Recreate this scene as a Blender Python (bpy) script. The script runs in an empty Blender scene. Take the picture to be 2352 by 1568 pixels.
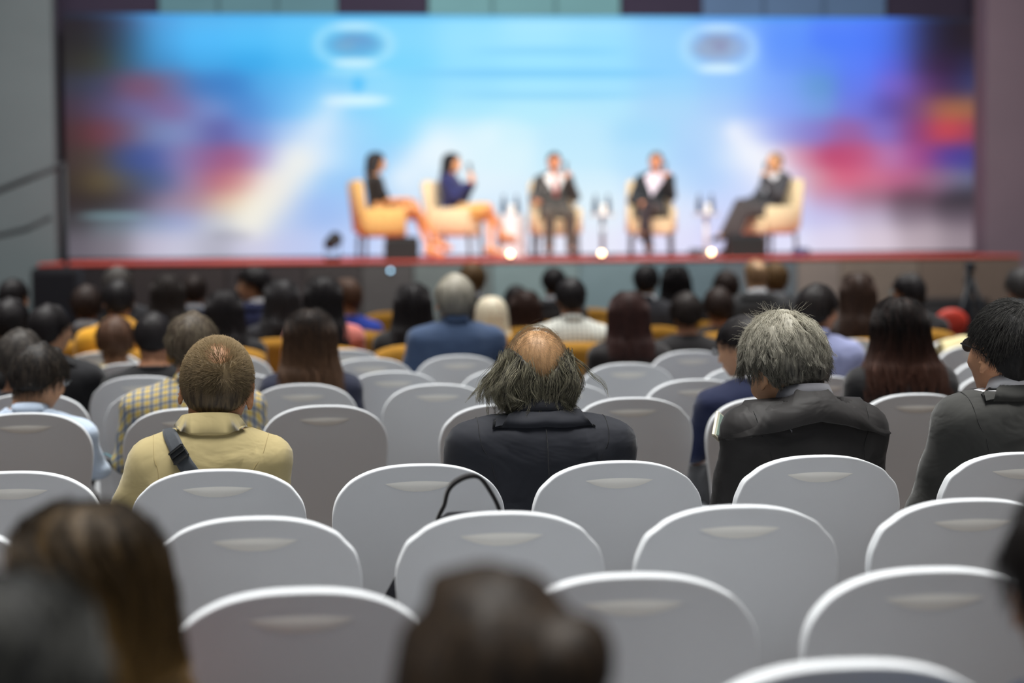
import bpy, math, random
import numpy as np
from mathutils import Vector, Matrix

# ------------------------------------------------------------------ camera, world, lights, exposure
SC = bpy.context.scene
COL = SC.collection
FPX, PHI, PITCH, ROLL, EYE = 4500.0, math.radians(6.7), math.atan(234 / 4500), 0.0082, 1.5
W, H = 2352, 1568
_f0 = np.array([math.sin(PHI), math.cos(PHI), 0.0]); _r0 = np.array([math.cos(PHI), -math.sin(PHI), 0.0]); _u0 = np.array([0, 0, 1.0])
FWD = _f0 * math.cos(PITCH) - _u0 * math.sin(PITCH)
_up = _u0 * math.cos(PITCH) + _f0 * math.sin(PITCH)
RGT = _r0 * math.cos(ROLL) - _up * math.sin(ROLL)
UPV = _up * math.cos(ROLL) + _r0 * math.sin(ROLL)
CAMP = np.array([0, 0, EYE])
cam = bpy.data.cameras.new('camera'); camo = bpy.data.objects.new('camera', cam); COL.objects.link(camo)
M = Matrix.Identity(4)
for i in range(3):
    M[i][0], M[i][1], M[i][2], M[i][3] = RGT[i], UPV[i], -FWD[i], CAMP[i]
camo.matrix_world = M
cam.sensor_width = 36; cam.lens = FPX / W * 36; cam.clip_end = 200
cam.dof.use_dof = True; cam.dof.focus_distance = 5.5; cam.dof.aperture_fstop = 1.7; cam.dof.aperture_blades = 0
SC.camera = camo

def ray(px, py):
    d = (px - W / 2) * RGT + (H / 2 - py) * UPV + FPX * FWD
    return d / np.linalg.norm(d)
def at_y(px, py, y):          # the point of the hall plane Y = y seen at a pixel
    d = ray(px, py); return CAMP + d * (y / d[1])
def at_z(px, py, z):
    d = ray(px, py); return CAMP + d * ((z - EYE) / d[2])

def lin(c):
    c = c / 255.0
    return c / 12.92 if c <= 0.04045 else ((c + 0.055) / 1.055) ** 2.4
def rgb(r, g, b): return (lin(r), lin(g), lin(b), 1.0)

world = bpy.data.worlds.new('hall_ambient'); SC.world = world; world.use_nodes = True
bg = world.node_tree.nodes['Background']; bg.inputs[0].default_value = (0.88, 0.96, 1.06, 1); bg.inputs[1].default_value = 0.11
vs = SC.view_settings; vs.view_transform = 'Standard'; vs.look = 'None'; vs.exposure = 0.0; vs.gamma = 1.0; vs.use_curve_mapping = False
SC.cycles.use_denoising = True
SC.cycles.max_bounces = 5; SC.cycles.diffuse_bounces = 3; SC.cycles.glossy_bounces = 2; SC.cycles.transmission_bounces = 3; SC.cycles.transparent_max_bounces = 6

def area(name, loc, size, power, color=(1, 1, 1), target=None, spread=180):
    l = bpy.data.lights.new(name, 'AREA'); l.shape = 'RECTANGLE'; l.size, l.size_y = size; l.energy = power; l.color = color; l.spread = math.radians(spread)
    o = bpy.data.objects.new(name, l); COL.objects.link(o); o.location = loc
    if target is not None:
        o.rotation_euler = (Vector(target) - Vector(loc)).to_track_quat('-Z', 'Y').to_euler()
    return o
area('overhead_light', (1.0, 6.5, 6.6), (11, 12), 790, (1, .99, .955), (1.0, 6.5, 0), 54)
area('overhead_light', (1.8, 15.5, 6.8), (13, 6), 330, (1, .985, .95), (1.8, 15.5, 0), 80)
area('overhead_light', (2.5, 19.5, 6.9), (13, 2.5), 590, (1, .97, .95), (3, 26, 2.0), 120)  # added wash, aimed to brighten the back wall and stage front
for k, x in enumerate((0.6, 3.0, 5.4)):
    l = bpy.data.lights.new('stage_spotlight', 'SPOT'); l.energy = 560; l.color = (1, .88, .72); l.spot_size = math.radians(34); l.spot_blend = .8; l.shadow_soft_size = .15
    o = bpy.data.objects.new('stage_spotlight', l); COL.objects.link(o); o.location = (x, 17.5, 6.6)
    o.rotation_euler = (Vector((x, 24.9, 1.9)) - Vector(o.location)).to_track_quat('-Z', 'Y').to_euler()

# ------------------------------------------------------------------ materials
def newmat(name):
    m = bpy.data.materials.new(name); m.use_nodes = True
    nt = m.node_tree; return m, nt, nt.nodes['Principled BSDF']
def N(nt, t, **kw):
    n = nt.nodes.new(t)
    for k, v in kw.items(): setattr(n, k, v)
    return n
_mc = {}
def cloth(name, c, rough=.85, bump=.25, scale=6, var=.12, sheen=0.2, c2=None, spec=.25, fine=700):
    key = (name, c)
    if key in _mc: return _mc[key]
    m, nt, b = newmat(name)
    tc = N(nt, 'ShaderNodeTexCoord')
    n1 = N(nt, 'ShaderNodeTexNoise'); n1.inputs['Scale'].default_value = scale; n1.inputs['Detail'].default_value = 3; n1.inputs['Distortion'].default_value = .6
    mp = N(nt, 'ShaderNodeMapping'); mp.inputs['Scale'].default_value = (1, 1, 1.6); mp.inputs['Rotation'].default_value = (.3, .5, .2)
    nt.links.new(tc.outputs['Object'], mp.inputs[0]); nt.links.new(mp.outputs[0], n1.inputs['Vector'])
    mix = N(nt, 'ShaderNodeMix', data_type='RGBA')
    a = tuple(min(1, v * (1 - var)) for v in c[:3]) + (1,); bb = tuple(min(1, v * (1 + var)) for v in (c2 or c)[:3]) + (1,)
    mix.inputs['A'].default_value = a; mix.inputs['B'].default_value = bb
    nt.links.new(n1.outputs[0], mix.inputs['Factor']); nt.links.new(mix.outputs['Result'], b.inputs['Base Color'])
    n2 = N(nt, 'ShaderNodeTexNoise'); n2.inputs['Scale'].default_value = fine; nt.links.new(tc.outputs['Object'], n2.inputs['Vector'])
    b1 = N(nt, 'ShaderNodeBump'); b1.inputs['Strength'].default_value = bump; b1.inputs['Distance'].default_value = .03
    b2 = N(nt, 'ShaderNodeBump'); b2.inputs['Strength'].default_value = .15; b2.inputs['Distance'].default_value = .0006
    nt.links.new(n1.outputs[0], b1.inputs['Height']); nt.links.new(n2.outputs[0], b2.inputs['Height']); nt.links.new(b1.outputs[0], b2.inputs['Normal']); nt.links.new(b2.outputs[0], b.inputs['Normal'])
    b.inputs['Roughness'].default_value = rough; b.inputs['Sheen Weight'].default_value = sheen; b.inputs['Specular IOR Level'].default_value = spec
    _mc[key] = m; return m
def plain(name, c, rough=.6, metal=0, spec=.5, emit=None, es=1, trans=0, alpha=1):
    key = (name, c, rough, metal, emit)
    if key in _mc: return _mc[key]
    m, nt, b = newmat(name)
    n1 = N(nt, 'ShaderNodeTexNoise'); n1.inputs['Scale'].default_value = 25
    tc = N(nt, 'ShaderNodeTexCoord'); nt.links.new(tc.outputs['Object'], n1.inputs['Vector'])
    mix = N(nt, 'ShaderNodeMix', data_type='RGBA')
    mix.inputs['A'].default_value = tuple(v * .94 for v in c[:3]) + (1,); mix.inputs['B'].default_value = tuple(min(1, v * 1.05) for v in c[:3]) + (1,)
    nt.links.new(n1.outputs[0], mix.inputs['Factor']); nt.links.new(mix.outputs['Result'], b.inputs['Base Color'])
    b.inputs['Roughness'].default_value = rough; b.inputs['Metallic'].default_value = metal; b.inputs['Specular IOR Level'].default_value = spec
    b.inputs['Transmission Weight'].default_value = trans
    if emit: b.inputs['Emission Color'].default_value = emit; b.inputs['Emission Strength'].default_value = es
    _mc[key] = m; return m
def plaid(name, base, lines, period, frac):
    # lines: list of (axis 0=x 2=z, colour, offset)
    m, nt, b = newmat(name)
    tc = N(nt, 'ShaderNodeTexCoord'); sp = N(nt, 'ShaderNodeSeparateXYZ'); nt.links.new(tc.outputs['Object'], sp.inputs[0])
    add = N(nt, 'ShaderNodeMath', operation='ADD'); nt.links.new(sp.outputs[2], add.inputs[0])
    ym = N(nt, 'ShaderNodeMath', operation='MULTIPLY'); ym.inputs[1].default_value = .8; nt.links.new(sp.outputs[1], ym.inputs[0]); nt.links.new(ym.outputs[0], add.inputs[1])
    cur = None; last = base
    for ax, colr, off in lines:
        src = sp.outputs[0] if ax == 0 else add.outputs[0]
        a = N(nt, 'ShaderNodeMath', operation='MULTIPLY_ADD'); a.inputs[1].default_value = 1 / period; a.inputs[2].default_value = off + 50; nt.links.new(src, a.inputs[0])
        fr = N(nt, 'ShaderNodeMath', operation='FRACT'); nt.links.new(a.outputs[0], fr.inputs[0])
        lt = N(nt, 'ShaderNodeMath', operation='LESS_THAN'); lt.inputs[1].default_value = frac; nt.links.new(fr.outputs[0], lt.inputs[0])
        mm = N(nt, 'ShaderNodeMath', operation='MULTIPLY'); mm.inputs[1].default_value = .62; nt.links.new(lt.outputs[0], mm.inputs[0])
        mix = N(nt, 'ShaderNodeMix', data_type='RGBA'); mix.inputs['B'].default_value = colr
        if cur: nt.links.new(cur, mix.inputs['A'])
        else: mix.inputs['A'].default_value = base
        nt.links.new(mm.outputs[0], mix.inputs['Factor']); cur = mix.outputs['Result']
    nt.links.new(cur, b.inputs['Base Color']); b.inputs['Roughness'].default_value = .9
    return m
def skin(name, c):
    key = (name, c)
    if key in _mc: return _mc[key]
    m, nt, b = newmat(name)
    tc = N(nt, 'ShaderNodeTexCoord'); n1 = N(nt, 'ShaderNodeTexNoise'); n1.inputs['Scale'].default_value = 22; n1.inputs['Detail'].default_value = 4
    nt.links.new(tc.outputs['Object'], n1.inputs['Vector'])
    mix = N(nt, 'ShaderNodeMix', data_type='RGBA'); mix.inputs['A'].default_value = (c[0] * .92, c[1] * .86, c[2] * .84, 1); mix.inputs['B'].default_value = (min(1, c[0] * 1.05), c[1] * 1.08, c[2] * 1.1, 1)
    nt.links.new(n1.outputs[0], mix.inputs['Factor']); nt.links.new(mix.outputs['Result'], b.inputs['Base Color'])
    n2 = N(nt, 'ShaderNodeTexNoise'); n2.inputs['Scale'].default_value = 160; nt.links.new(tc.outputs['Object'], n2.inputs['Vector'])
    bp = N(nt, 'ShaderNodeBump'); bp.inputs['Strength'].default_value = .2; bp.inputs['Distance'].default_value = .002; nt.links.new(n2.outputs[0], bp.inputs['Height']); nt.links.new(bp.outputs[0], b.inputs['Normal'])
    b.inputs['Roughness'].default_value = .5; b.inputs['Specular IOR Level'].default_value = .4
    _mc[key] = m; return m
def hairmat(name, c, c2=None, zr=None, rough=.55, streak=1.0):
    """c root colour, c2 second colour: mixed by streaks and (if zr) by height zr=(z_low_c, z_high_c2)."""
    key = (name, c, c2)
    if key in _mc: return _mc[key]
    m, nt, b = newmat(name)
    c2 = c2 or tuple(min(1, v * 1.8 + .006) for v in c[:3]) + (1,)
    tc = N(nt, 'ShaderNodeTexCoord'); mp = N(nt, 'ShaderNodeMapping'); mp.inputs['Scale'].default_value = (95, 95, 9)
    n1 = N(nt, 'ShaderNodeTexNoise'); n1.inputs['Scale'].default_value = 1; n1.inputs['Detail'].default_value = 3; n1.inputs['Distortion'].default_value = .5
    nt.links.new(tc.outputs['Object'], mp.inputs[0]); nt.links.new(mp.outputs[0], n1.inputs['Vector'])
    rmp = N(nt, 'ShaderNodeMapRange'); rmp.inputs[1].default_value = .35; rmp.inputs[2].default_value = .7; nt.links.new(n1.outputs[0], rmp.inputs[0])
    hi = N(nt, 'ShaderNodeHairInfo')
    ad = N(nt, 'ShaderNodeMath', operation='MULTIPLY_ADD'); ad.inputs[1].default_value = .6; ad.inputs[2].default_value = -.15; nt.links.new(hi.outputs['Random'], ad.inputs[0])
    s = N(nt, 'ShaderNodeMath', operation='MULTIPLY_ADD'); s.inputs[1].default_value = .55 * streak; nt.links.new(rmp.outputs[0], s.inputs[0]); nt.links.new(ad.outputs[0], s.inputs[2])
    fac = s.outputs[0]
    if zr:
        sp = N(nt, 'ShaderNodeSeparateXYZ'); nt.links.new(tc.outputs['Object'], sp.inputs[0])
        r2 = N(nt, 'ShaderNodeMapRange'); r2.inputs[1].default_value = zr[0]; r2.inputs[2].default_value = zr[1]; nt.links.new(sp.outputs[2], r2.inputs[0])
        r2.inputs[3].default_value = .12; r2.inputs[4].default_value = 1.0
        mu = N(nt, 'ShaderNodeMath', operation='MULTIPLY_ADD'); nt.links.new(r2.outputs[0], mu.inputs[0]); mu.inputs[1].default_value = .75
        mx = N(nt, 'ShaderNodeMath', operation='MULTIPLY'); nt.links.new(s.outputs[0], mx.inputs[0]); mx.inputs[1].default_value = .55; nt.links.new(mx.outputs[0], mu.inputs[2])
        fac = mu.outputs[0]
    cl = N(nt, 'ShaderNodeClamp'); nt.links.new(fac, cl.inputs[0])
    mix = N(nt, 'ShaderNodeMix', data_type='RGBA'); mix.inputs['A'].default_value = c; mix.inputs['B'].default_value = c2
    nt.links.new(cl.outputs[0], mix.inputs['Factor']); nt.links.new(mix.outputs['Result'], b.inputs['Base Color'])
    bp = N(nt, 'ShaderNodeBump'); bp.inputs['Strength'].default_value = .35; bp.inputs['Distance'].default_value = .004; nt.links.new(n1.outputs[0], bp.inputs['Height']); nt.links.new(bp.outputs[0], b.inputs['Normal'])
    b.inputs['Roughness'].default_value = rough; b.inputs['Specular IOR Level'].default_value = .25
    _mc[key] = m; return m

# ------------------------------------------------------------------ mesh helpers
def link(name, data, mat=None, parent=None, smooth=True):
    o = bpy.data.objects.new(name, data); COL.objects.link(o)
    if parent is not None: o.parent = parent
    if mat is not None and hasattr(data, 'materials') and not data.materials: data.materials.append(mat)
    return o
def mk(name, V, F, mat=None, parent=None, smooth=True):
    me = bpy.data.meshes.new(name)
    V = np.asarray(V, 'f4').reshape(-1, 3)
    if isinstance(F, tuple):     # (tris, quads) arrays
        T, Q = F
        nt_, nq = len(T), len(Q)
        me.vertices.add(len(V)); me.vertices.foreach_set('co', V.ravel())
        idx = np.concatenate([np.asarray(T, 'i4').ravel(), np.asarray(Q, 'i4').ravel()]).astype('i4')
        me.loops.add(len(idx)); me.loops.foreach_set('vertex_index', idx)
        me.polygons.add(nt_ + nq)
        st = np.concatenate([np.arange(nt_) * 3, nt_ * 3 + np.arange(nq) * 4]).astype('i4')
        me.polygons.foreach_set('loop_start', st)
        me.update(calc_edges=True); me.validate()
    else:
        me.from_pydata([tuple(map(float, v)) for v in V], [], [tuple(int(i) for i in f) for f in F]); me.update()
    if smooth: me.polygons.foreach_set('use_smooth', np.ones(len(me.polygons), bool))
    return link(name, me, mat, parent)
def tag(o, label=None, cat=None, group=None, kind=None):
    if label: o['label'] = label
    if cat: o['category'] = cat
    if group: o['group'] = group
    if kind: o['kind'] = kind
    return o
def empty(name, loc, rz=0, label=None, cat=None, group=None, scale=1):
    o = bpy.data.objects.new(name, None); COL.objects.link(o); o.location = loc; o.rotation_euler = (0, 0, rz); o.empty_display_size = .1
    o.scale = (scale,) * 3
    return tag(o, label, cat, group)
def copy_tree(o, parent=None):
    c = o.copy(); COL.objects.link(c)
    if parent is not None: c.parent = parent
    for ch in o.children: copy_tree(ch, c)
    return c
class MB:
    def __init__(s): s.V = []; s.F = []
    def add(s, V, F):
        n = len(s.V); s.V += [tuple(v) for v in V]; s.F += [tuple(i + n for i in f) for f in F]; return s
    def box(s, c, d, bev=0.0, rot=None):
        hx, hy, hz = d[0] / 2, d[1] / 2, d[2] / 2; b = min(bev, hx * .9, hy * .9, hz * .9)
        if b <= 0:
            V = [(sx * hx, sy * hy, sz * hz) for sz in (-1, 1) for sy in (-1, 1) for sx in (-1, 1)]
            F = [(0, 2, 3, 1), (4, 5, 7, 6), (0, 1, 5, 4), (2, 6, 7, 3), (0, 4, 6, 2), (1, 3, 7, 5)]
        else:
            V = []; F = []
            levels = [(-hz, b), (-hz + b, 0), (hz - b, 0), (hz, b)]
            for z, ins in levels:
                x, y = hx - ins, hy - ins; q = b if ins == 0 else b * .5
                V += [(-x + q, -y, z), (x - q, -y, z), (x, -y + q, z), (x, y - q, z), (x - q, y, z), (-x + q, y, z), (-x, y - q, z), (-x, -y + q, z)]
            for l in range(3):
                for i in range(8):
                    j = (i + 1) % 8; F.append((l * 8 + i, l * 8 + j, l * 8 + 8 + j, l * 8 + 8 + i))
            F.append(tuple(range(7, -1, -1))); F.append(tuple(range(24, 32)))
        V = [Vector(v) for v in V]
        if rot is not None: V = [rot @ v for v in V]
        return s.add([(v.x + c[0], v.y + c[1], v.z + c[2]) for v in V], F)
    def tube(s, pts, rad, n=8, cap=True):
        pts = [Vector(p) for p in pts]; rad = rad if hasattr(rad, '__len__') else [rad] * len(pts)
        V = []; F = []; ref = None
        for i, p in enumerate(pts):
            t = (pts[min(i + 1, len(pts) - 1)] - pts[max(i - 1, 0)]).normalized()
            if ref is None:
                ref = t.orthogonal().normalized()
            ref = (ref - t * ref.dot(t)).normalized(); bi = t.cross(ref)
            for k in range(n):
                a = 2 * math.pi * k / n; V.append(p + (ref * math.cos(a) + bi * math.sin(a)) * rad[i])
        for i in range(len(pts) - 1):
            for k in range(n):
                F.append((i * n + k, i * n + (k + 1) % n, (i + 1) * n + (k + 1) % n, (i + 1) * n + k))
        if cap: F.append(tuple(range(n - 1, -1, -1))); F.append(tuple((len(pts) - 1) * n + k for k in range(n)))
        return s.add(V, F)
    def lathe(s, prof, c=(0, 0, 0), n=20, sx=1, sy=1):
        V = []; F = []
        for r, z in prof:
            for k in range(n):
                a = 2 * math.pi * k / n; V.append((c[0] + r * math.cos(a) * sx, c[1] + r * math.sin(a) * sy, c[2] + z))
        for i in range(len(prof) - 1):
            for k in range(n): F.append((i * n + k, i * n + (k + 1) % n, (i + 1) * n + (k + 1) % n, (i + 1) * n + k))
        F.append(tuple(range(n - 1, -1, -1))); F.append(tuple((len(prof) - 1) * n + k for k in range(n)))
        return s.add(V, F)
    def build(s, name, mat, parent=None, smooth=False):
        return mk(name, s.V, s.F, mat, parent, smooth)
def sphere_mb(c, r, n=12, m=8, s=(1, 1, 1)):
    mb = MB(); prof = [(max(1e-4, math.sin(math.pi * i / m)) * r, -math.cos(math.pi * i / m) * r * s[2]) for i in range(m + 1)]
    return mb.lathe(prof, c, n, s[0], s[1])
R = random.Random(7)

# ------------------------------------------------------------------ setting
FRONT, DECK = 23.5, 1.26
floor_m, nt, b = newmat('hall_carpet')
tc = N(nt, 'ShaderNodeTexCoord'); n1 = N(nt, 'ShaderNodeTexNoise'); n1.inputs['Scale'].default_value = 1.2; n1.inputs['Detail'].default_value = 8
nt.links.new(tc.outputs['Object'], n1.inputs['Vector']); mix = N(nt, 'ShaderNodeMix', data_type='RGBA'); mix.inputs['A'].default_value = rgb(70, 58, 50); mix.inputs['B'].default_value = rgb(98, 84, 74)
nt.links.new(n1.outputs[0], mix.inputs['Factor']); nt.links.new(mix.outputs['Result'], b.inputs['Base Color']); b.inputs['Roughness'].default_value = .95
tag(MB().box((2, 13, -.05), (34, 34, .1)).build('floor', floor_m), 'brown-grey carpeted hall floor under the chairs', kind='structure')
wall_grey_l = cloth('wall_paint_grey', rgb(112, 122, 124), bump=.02, scale=.6, var=.12, sheen=0)
wall_grey_r = cloth('wall_paint_mauve', rgb(128, 112, 122), bump=.02, scale=.6, var=.12, sheen=0)
dark_wall = cloth('dark_drape_wall', rgb(62, 54, 72), bump=.02, scale=1, sheen=0)
yb = 28.2
tag(MB().box((3.3, yb + .1, 4.2), (24, .2, 8.4)).build('wall_back', dark_wall), 'dark plum wall behind the stage screen', kind='structure')
def xat(px, py, y): return float(at_y(px, py, y)[0])
# grey side piers flanking the screen
xl = xat(125, 300, 27.0); xr = xat(2262, 300, 27.0)
tag(MB().box((xl - 6, 27.2, 4.2), (12, .5, 8.4)).build('wall_left', wall_grey_l), 'plain grey pier wall left of the stage screen', kind='structure')
tag(MB().box((xr + 6, 27.2, 4.2), (12, .5, 8.4)).build('wall_right', wall_grey_r), 'plain mauve-grey pier wall right of the stage screen', kind='structure')
# teal panels on the wall above the screen
for (x0, x1, c, lab) in ((365, 775, (100, 140, 150), 'leftmost'), (985, 1425, (118, 165, 170), 'middle'), (1615, 2035, (98, 125, 160), 'rightmost')):
    a = at_y(x0, 34, yb - .1); bb = at_y(x1, 34, yb - .1)
    mb = MB().box(((a[0] + bb[0]) / 2, yb - .04, 5.9), (bb[0] - a[0], .08, 2.9), .01)
    o = mb.build('wall_panel', cloth('teal_wall_panel', rgb(*c), bump=.03, scale=1, sheen=0)); tag(o, '%s of the three teal wall panels above the screen' % lab, kind='structure')
    for t in (.33, .66):
        sx = a[0] + (bb[0] - a[0]) * t
        MB().box((sx - o.location[0], yb - .085, 5.9), (.05, .012, 2.9)).build('panel_joint', cloth('panel_joint', rgb(*[v * .82 for v in c]), bump=.02, sheen=0), o)
# stage platform: deck with carpet, front skirt in panels
sl, sr = xat(88, 600, FRONT), xat(2345, 580, FRONT)
st = empty('stage', ((sl + sr) / 2, FRONT, 0), 0, 'raised stage platform with red carpet top and panelled front', 'stage')
cx0 = (sl + sr) / 2
red = plain('red_deck_vinyl', rgb(216, 84, 68), .4)
MB().box((0, 2.3, DECK - .02), (sr - sl, 4.6, .04), .004).build('carpet', red, st)
MB().box((0, 2.35, DECK / 2 - .02), (sr - sl - .1, 4.4, DECK - .05)).build('platform', cloth('platform_black', rgb(30, 28, 30)), st)
MB().box((0, -.006, DECK - .012), (sr - sl, .014, .03), .003).build('edge_trim', plain('edge_trim', rgb(214, 86, 72), .5), st)
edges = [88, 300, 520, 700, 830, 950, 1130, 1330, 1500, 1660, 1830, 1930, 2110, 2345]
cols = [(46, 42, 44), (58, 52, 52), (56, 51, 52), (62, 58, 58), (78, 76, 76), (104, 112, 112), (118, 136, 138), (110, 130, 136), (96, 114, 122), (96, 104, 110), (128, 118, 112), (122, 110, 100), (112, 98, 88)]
for i, c in enumerate(cols):
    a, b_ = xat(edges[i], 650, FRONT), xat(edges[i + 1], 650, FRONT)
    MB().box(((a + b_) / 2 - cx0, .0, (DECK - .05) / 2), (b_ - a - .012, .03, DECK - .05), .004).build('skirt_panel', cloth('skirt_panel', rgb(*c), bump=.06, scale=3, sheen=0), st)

# LED screen with its picture
SX0, SX1 = xat(150, 300, 27.5), xat(2300, 300, 27.5)
p_tl, p_tr = at_y(250, 31, 27.5), at_y(2100, 41, 27.5)
SZ1 = float((p_tl[2] + p_tr[2]) / 2); SZ0 = DECK + .03
scr = empty('led_screen', ((SX0 + SX1) / 2, 27.5, DECK), 0, 'huge led screen with a soft blue picture at the back of the stage', 'screen')
K = []
def row(y, s):
    for x, r_, g_, b_ in s: K.append((x, y, r_, g_, b_))
row(42, [(160,25,18,30),(240,25,18,30),(268,45,55,85),(305,75,130,190),(360,80,165,230),(460,85,180,240),(560,85,185,245),(660,95,195,250),(760,105,200,250),(900,125,212,255),(1050,145,222,255),(1200,165,230,255),(1350,160,225,255),(1500,140,205,255),(1650,120,175,255),(1780,95,150,250),(1900,85,132,250),(2000,80,125,250),(2060,70,105,215),(2110,45,50,95),(2150,25,18,32),(2220,30,22,32),(2300,75,62,75)])
row(95, [(160,25,22,28),(220,32,30,32),(265,35,50,70),(305,50,115,165),(360,72,170,235),(460,75,185,250),(560,78,190,250),(660,88,195,250),(760,105,205,250),(900,130,215,252),(1050,150,224,255),(1200,160,228,255),(1350,150,222,255),(1500,145,210,255),(1650,130,180,255),(1780,90,145,252),(1900,75,125,250),(2000,74,122,250),(2060,70,100,205),(2110,45,45,85),(2160,28,20,36),(2220,32,24,36),(2300,78,65,78)])
row(145, [(160,35,34,34),(225,52,52,40),(290,42,85,115),(350,58,148,212),(460,62,170,235),(560,48,168,235),(660,72,185,245),(760,95,200,250),(900,120,212,252),(1050,145,222,255),(1200,152,226,255),(1350,150,222,255),(1500,140,208,255),(1650,145,195,255),(1780,100,150,250),(1860,92,140,240),(1950,85,125,248),(2050,88,105,230),(2110,60,45,85),(2160,45,22,50),(2220,38,40,75),(2300,80,68,82)])
row(200, [(160,46,48,62),(230,52,62,92),(300,112,76,108),(330,124,76,102),(390,98,112,165),(460,55,120,192),(520,52,128,202),(600,78,172,235),(700,105,192,248),(900,135,216,252),(1050,150,222,254),(1200,160,228,254),(1350,158,224,254),(1500,152,212,252),(1650,150,202,252),(1740,125,172,254),(1790,118,160,248),(1850,92,150,205),(1950,95,122,238),(2050,118,102,212),(2110,100,60,120),(2160,62,30,70),(2210,45,52,95),(2250,55,65,118),(2310,82,72,88)])
row(250, [(160,60,44,58),(230,78,66,98),(300,102,102,155),(390,124,98,148),(460,112,140,202),(560,72,132,205),(620,98,178,240),(700,135,205,250),(800,138,212,252),(900,142,222,252),(1050,168,230,252),(1200,180,234,252),(1350,178,230,252),(1500,170,216,250),(1650,168,206,250),(1740,140,175,250),(1790,128,160,246),(1850,112,155,222),(1950,112,120,222),(2030,90,78,172),(2090,120,70,118),(2160,170,105,70),(2230,170,112,70),(2270,125,85,80),(2310,90,76,88)])
row(310, [(160,60,40,44),(220,108,50,60),(280,102,75,102),(340,112,132,182),(420,126,142,192),(480,86,86,158),(560,112,142,208),(640,160,196,242),(720,192,222,250),(800,152,212,250),(880,140,216,252),(980,186,232,252),(1100,208,241,252),(1300,190,232,252),(1450,165,218,250),(1580,175,212,250),(1690,215,225,250),(1760,150,172,244),(1800,138,140,212),(1850,132,118,200),(1930,152,95,160),(2020,128,115,202),(2090,132,58,118),(2160,205,70,76),(2230,175,60,85),(2270,110,68,90),(2310,92,76,90)])
row(370, [(160,55,42,44),(220,78,64,50),(280,52,74,132),(330,60,84,155),(400,130,124,175),(460,142,94,146),(520,158,78,118),(580,166,152,202),(640,202,216,242),(720,216,234,252),(800,142,205,250),(880,160,212,250),(980,225,243,252),(1100,218,243,252),(1300,195,234,252),(1450,182,225,252),(1580,170,208,250),(1680,228,236,252),(1760,245,245,252),(1810,200,120,150),(1900,188,66,108),(1960,192,85,125),(2030,182,126,182),(2100,162,68,130),(2170,75,58,152),(2230,60,62,152),(2270,78,68,110),(2310,92,76,92)])
row(425, [(160,50,42,38),(230,102,86,50),(290,72,76,90),(350,62,90,142),(420,150,130,170),(480,178,92,112),(530,205,142,140),(590,238,224,216),(650,215,226,242),(720,152,200,246),(800,150,200,246),(900,205,230,250),(1050,225,242,252),(1300,210,238,252),(1500,195,225,252),(1600,175,208,250),(1700,215,225,252),(1780,215,212,244),(1850,208,152,168),(1920,215,92,122),(1980,208,116,146),(2060,188,98,138),(2140,150,104,132),(2200,108,116,145),(2310,90,76,90)])
row(470, [(160,44,34,35),(230,40,34,36),(300,60,52,65),(360,150,130,155),(430,165,130,145),(500,222,192,160),(560,246,236,210),(620,216,222,232),(700,152,188,242),(800,165,200,245),(950,212,230,250),(1150,218,238,252),(1300,222,242,252),(1500,215,230,252),(1650,200,215,252),(1780,212,208,245),(1900,192,150,182),(1980,152,108,130),(2080,88,64,78),(2200,46,40,48),(2310,86,72,85)])
row(512, [(160,62,60,65),(250,100,118,128),(330,130,152,182),(400,150,165,212),(480,196,202,212),(560,236,236,222),(620,190,205,236),(700,158,188,238),(850,185,208,246),(1100,215,234,252),(1300,228,242,252),(1500,225,232,252),(1650,208,215,250),(1780,200,205,245),(1880,196,195,236),(1980,190,180,206),(2080,130,115,130),(2200,98,85,98),(2310,94,80,90)])
row(560, [(160,100,95,105),(250,120,115,125),(330,190,185,205),(400,200,200,220),(470,172,172,188),(560,202,202,226),(650,190,200,236),(750,185,205,246),(900,205,218,250),(1100,225,232,250),(1300,232,234,250),(1500,225,225,250),(1650,215,215,250),(1780,226,226,250),(1900,222,214,236),(2000,216,202,216),(2100,182,166,176),(2200,150,136,145),(2310,110,96,105)])
K = np.array(K, float)
NX, NY = 300, 84
gx = np.linspace(150, 2300, NX); gy = np.linspace(35, 598, NY)
GX, GY = np.meshgrid(gx, gy)
num = np.zeros((NY, NX, 3)); den = np.zeros((NY, NX, 1))
for kx, ky, *c in K:
    sx_ = 50 if (kx < 700 or kx > 1740) else 66
    w = np.exp(-((GX - kx) / sx_) ** 2 * .9 - ((GY - ky) / 33) ** 2)[..., None] + 1e-12
    num += w * np.array(c); den += w
IMG = num / den
def blob(cx, cy, rx, ry, c, a, p=2.0, ring=None):
    global IMG
    q = (np.abs((GX - cx) / rx) ** p + np.abs((GY - cy) / ry) ** p) ** (1 / p)
    m = np.exp(-((q - 1) / ring) ** 2) if ring else 1 / (1 + np.exp((q - 1) * 9))
    IMG = IMG * (1 - a * m[..., None]) + np.array(c) * a * m[..., None]
for lx, ly, rx, ry in ((790, 104, 72, 34), (1625, 110, 72, 40)):
    blob(lx, ly, rx + 8, ry + 10, (200, 240, 255), .42, 2.4, .17)
    blob(lx, ly - ry - 7, 45, 9, (215, 246, 255), .55); blob(lx, ly + ry + 9, 48, 10, (228, 252, 255), .75)
blob(790, 104, 62, 27, (92, 160, 210), .75); blob(792, 92, 34, 12, (112, 150, 195), .5); blob(770, 110, 22, 12, (130, 170, 200), .4); blob(815, 96, 20, 14, (95, 160, 215), .5)
blob(1625, 108, 62, 33, (150, 172, 205), .8); blob(1622, 92, 34, 12, (140, 150, 178), .6); blob(1612, 116, 42, 14, (150, 165, 190), .5); blob(1628, 106, 18, 12, (138, 140, 180), .6)
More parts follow.
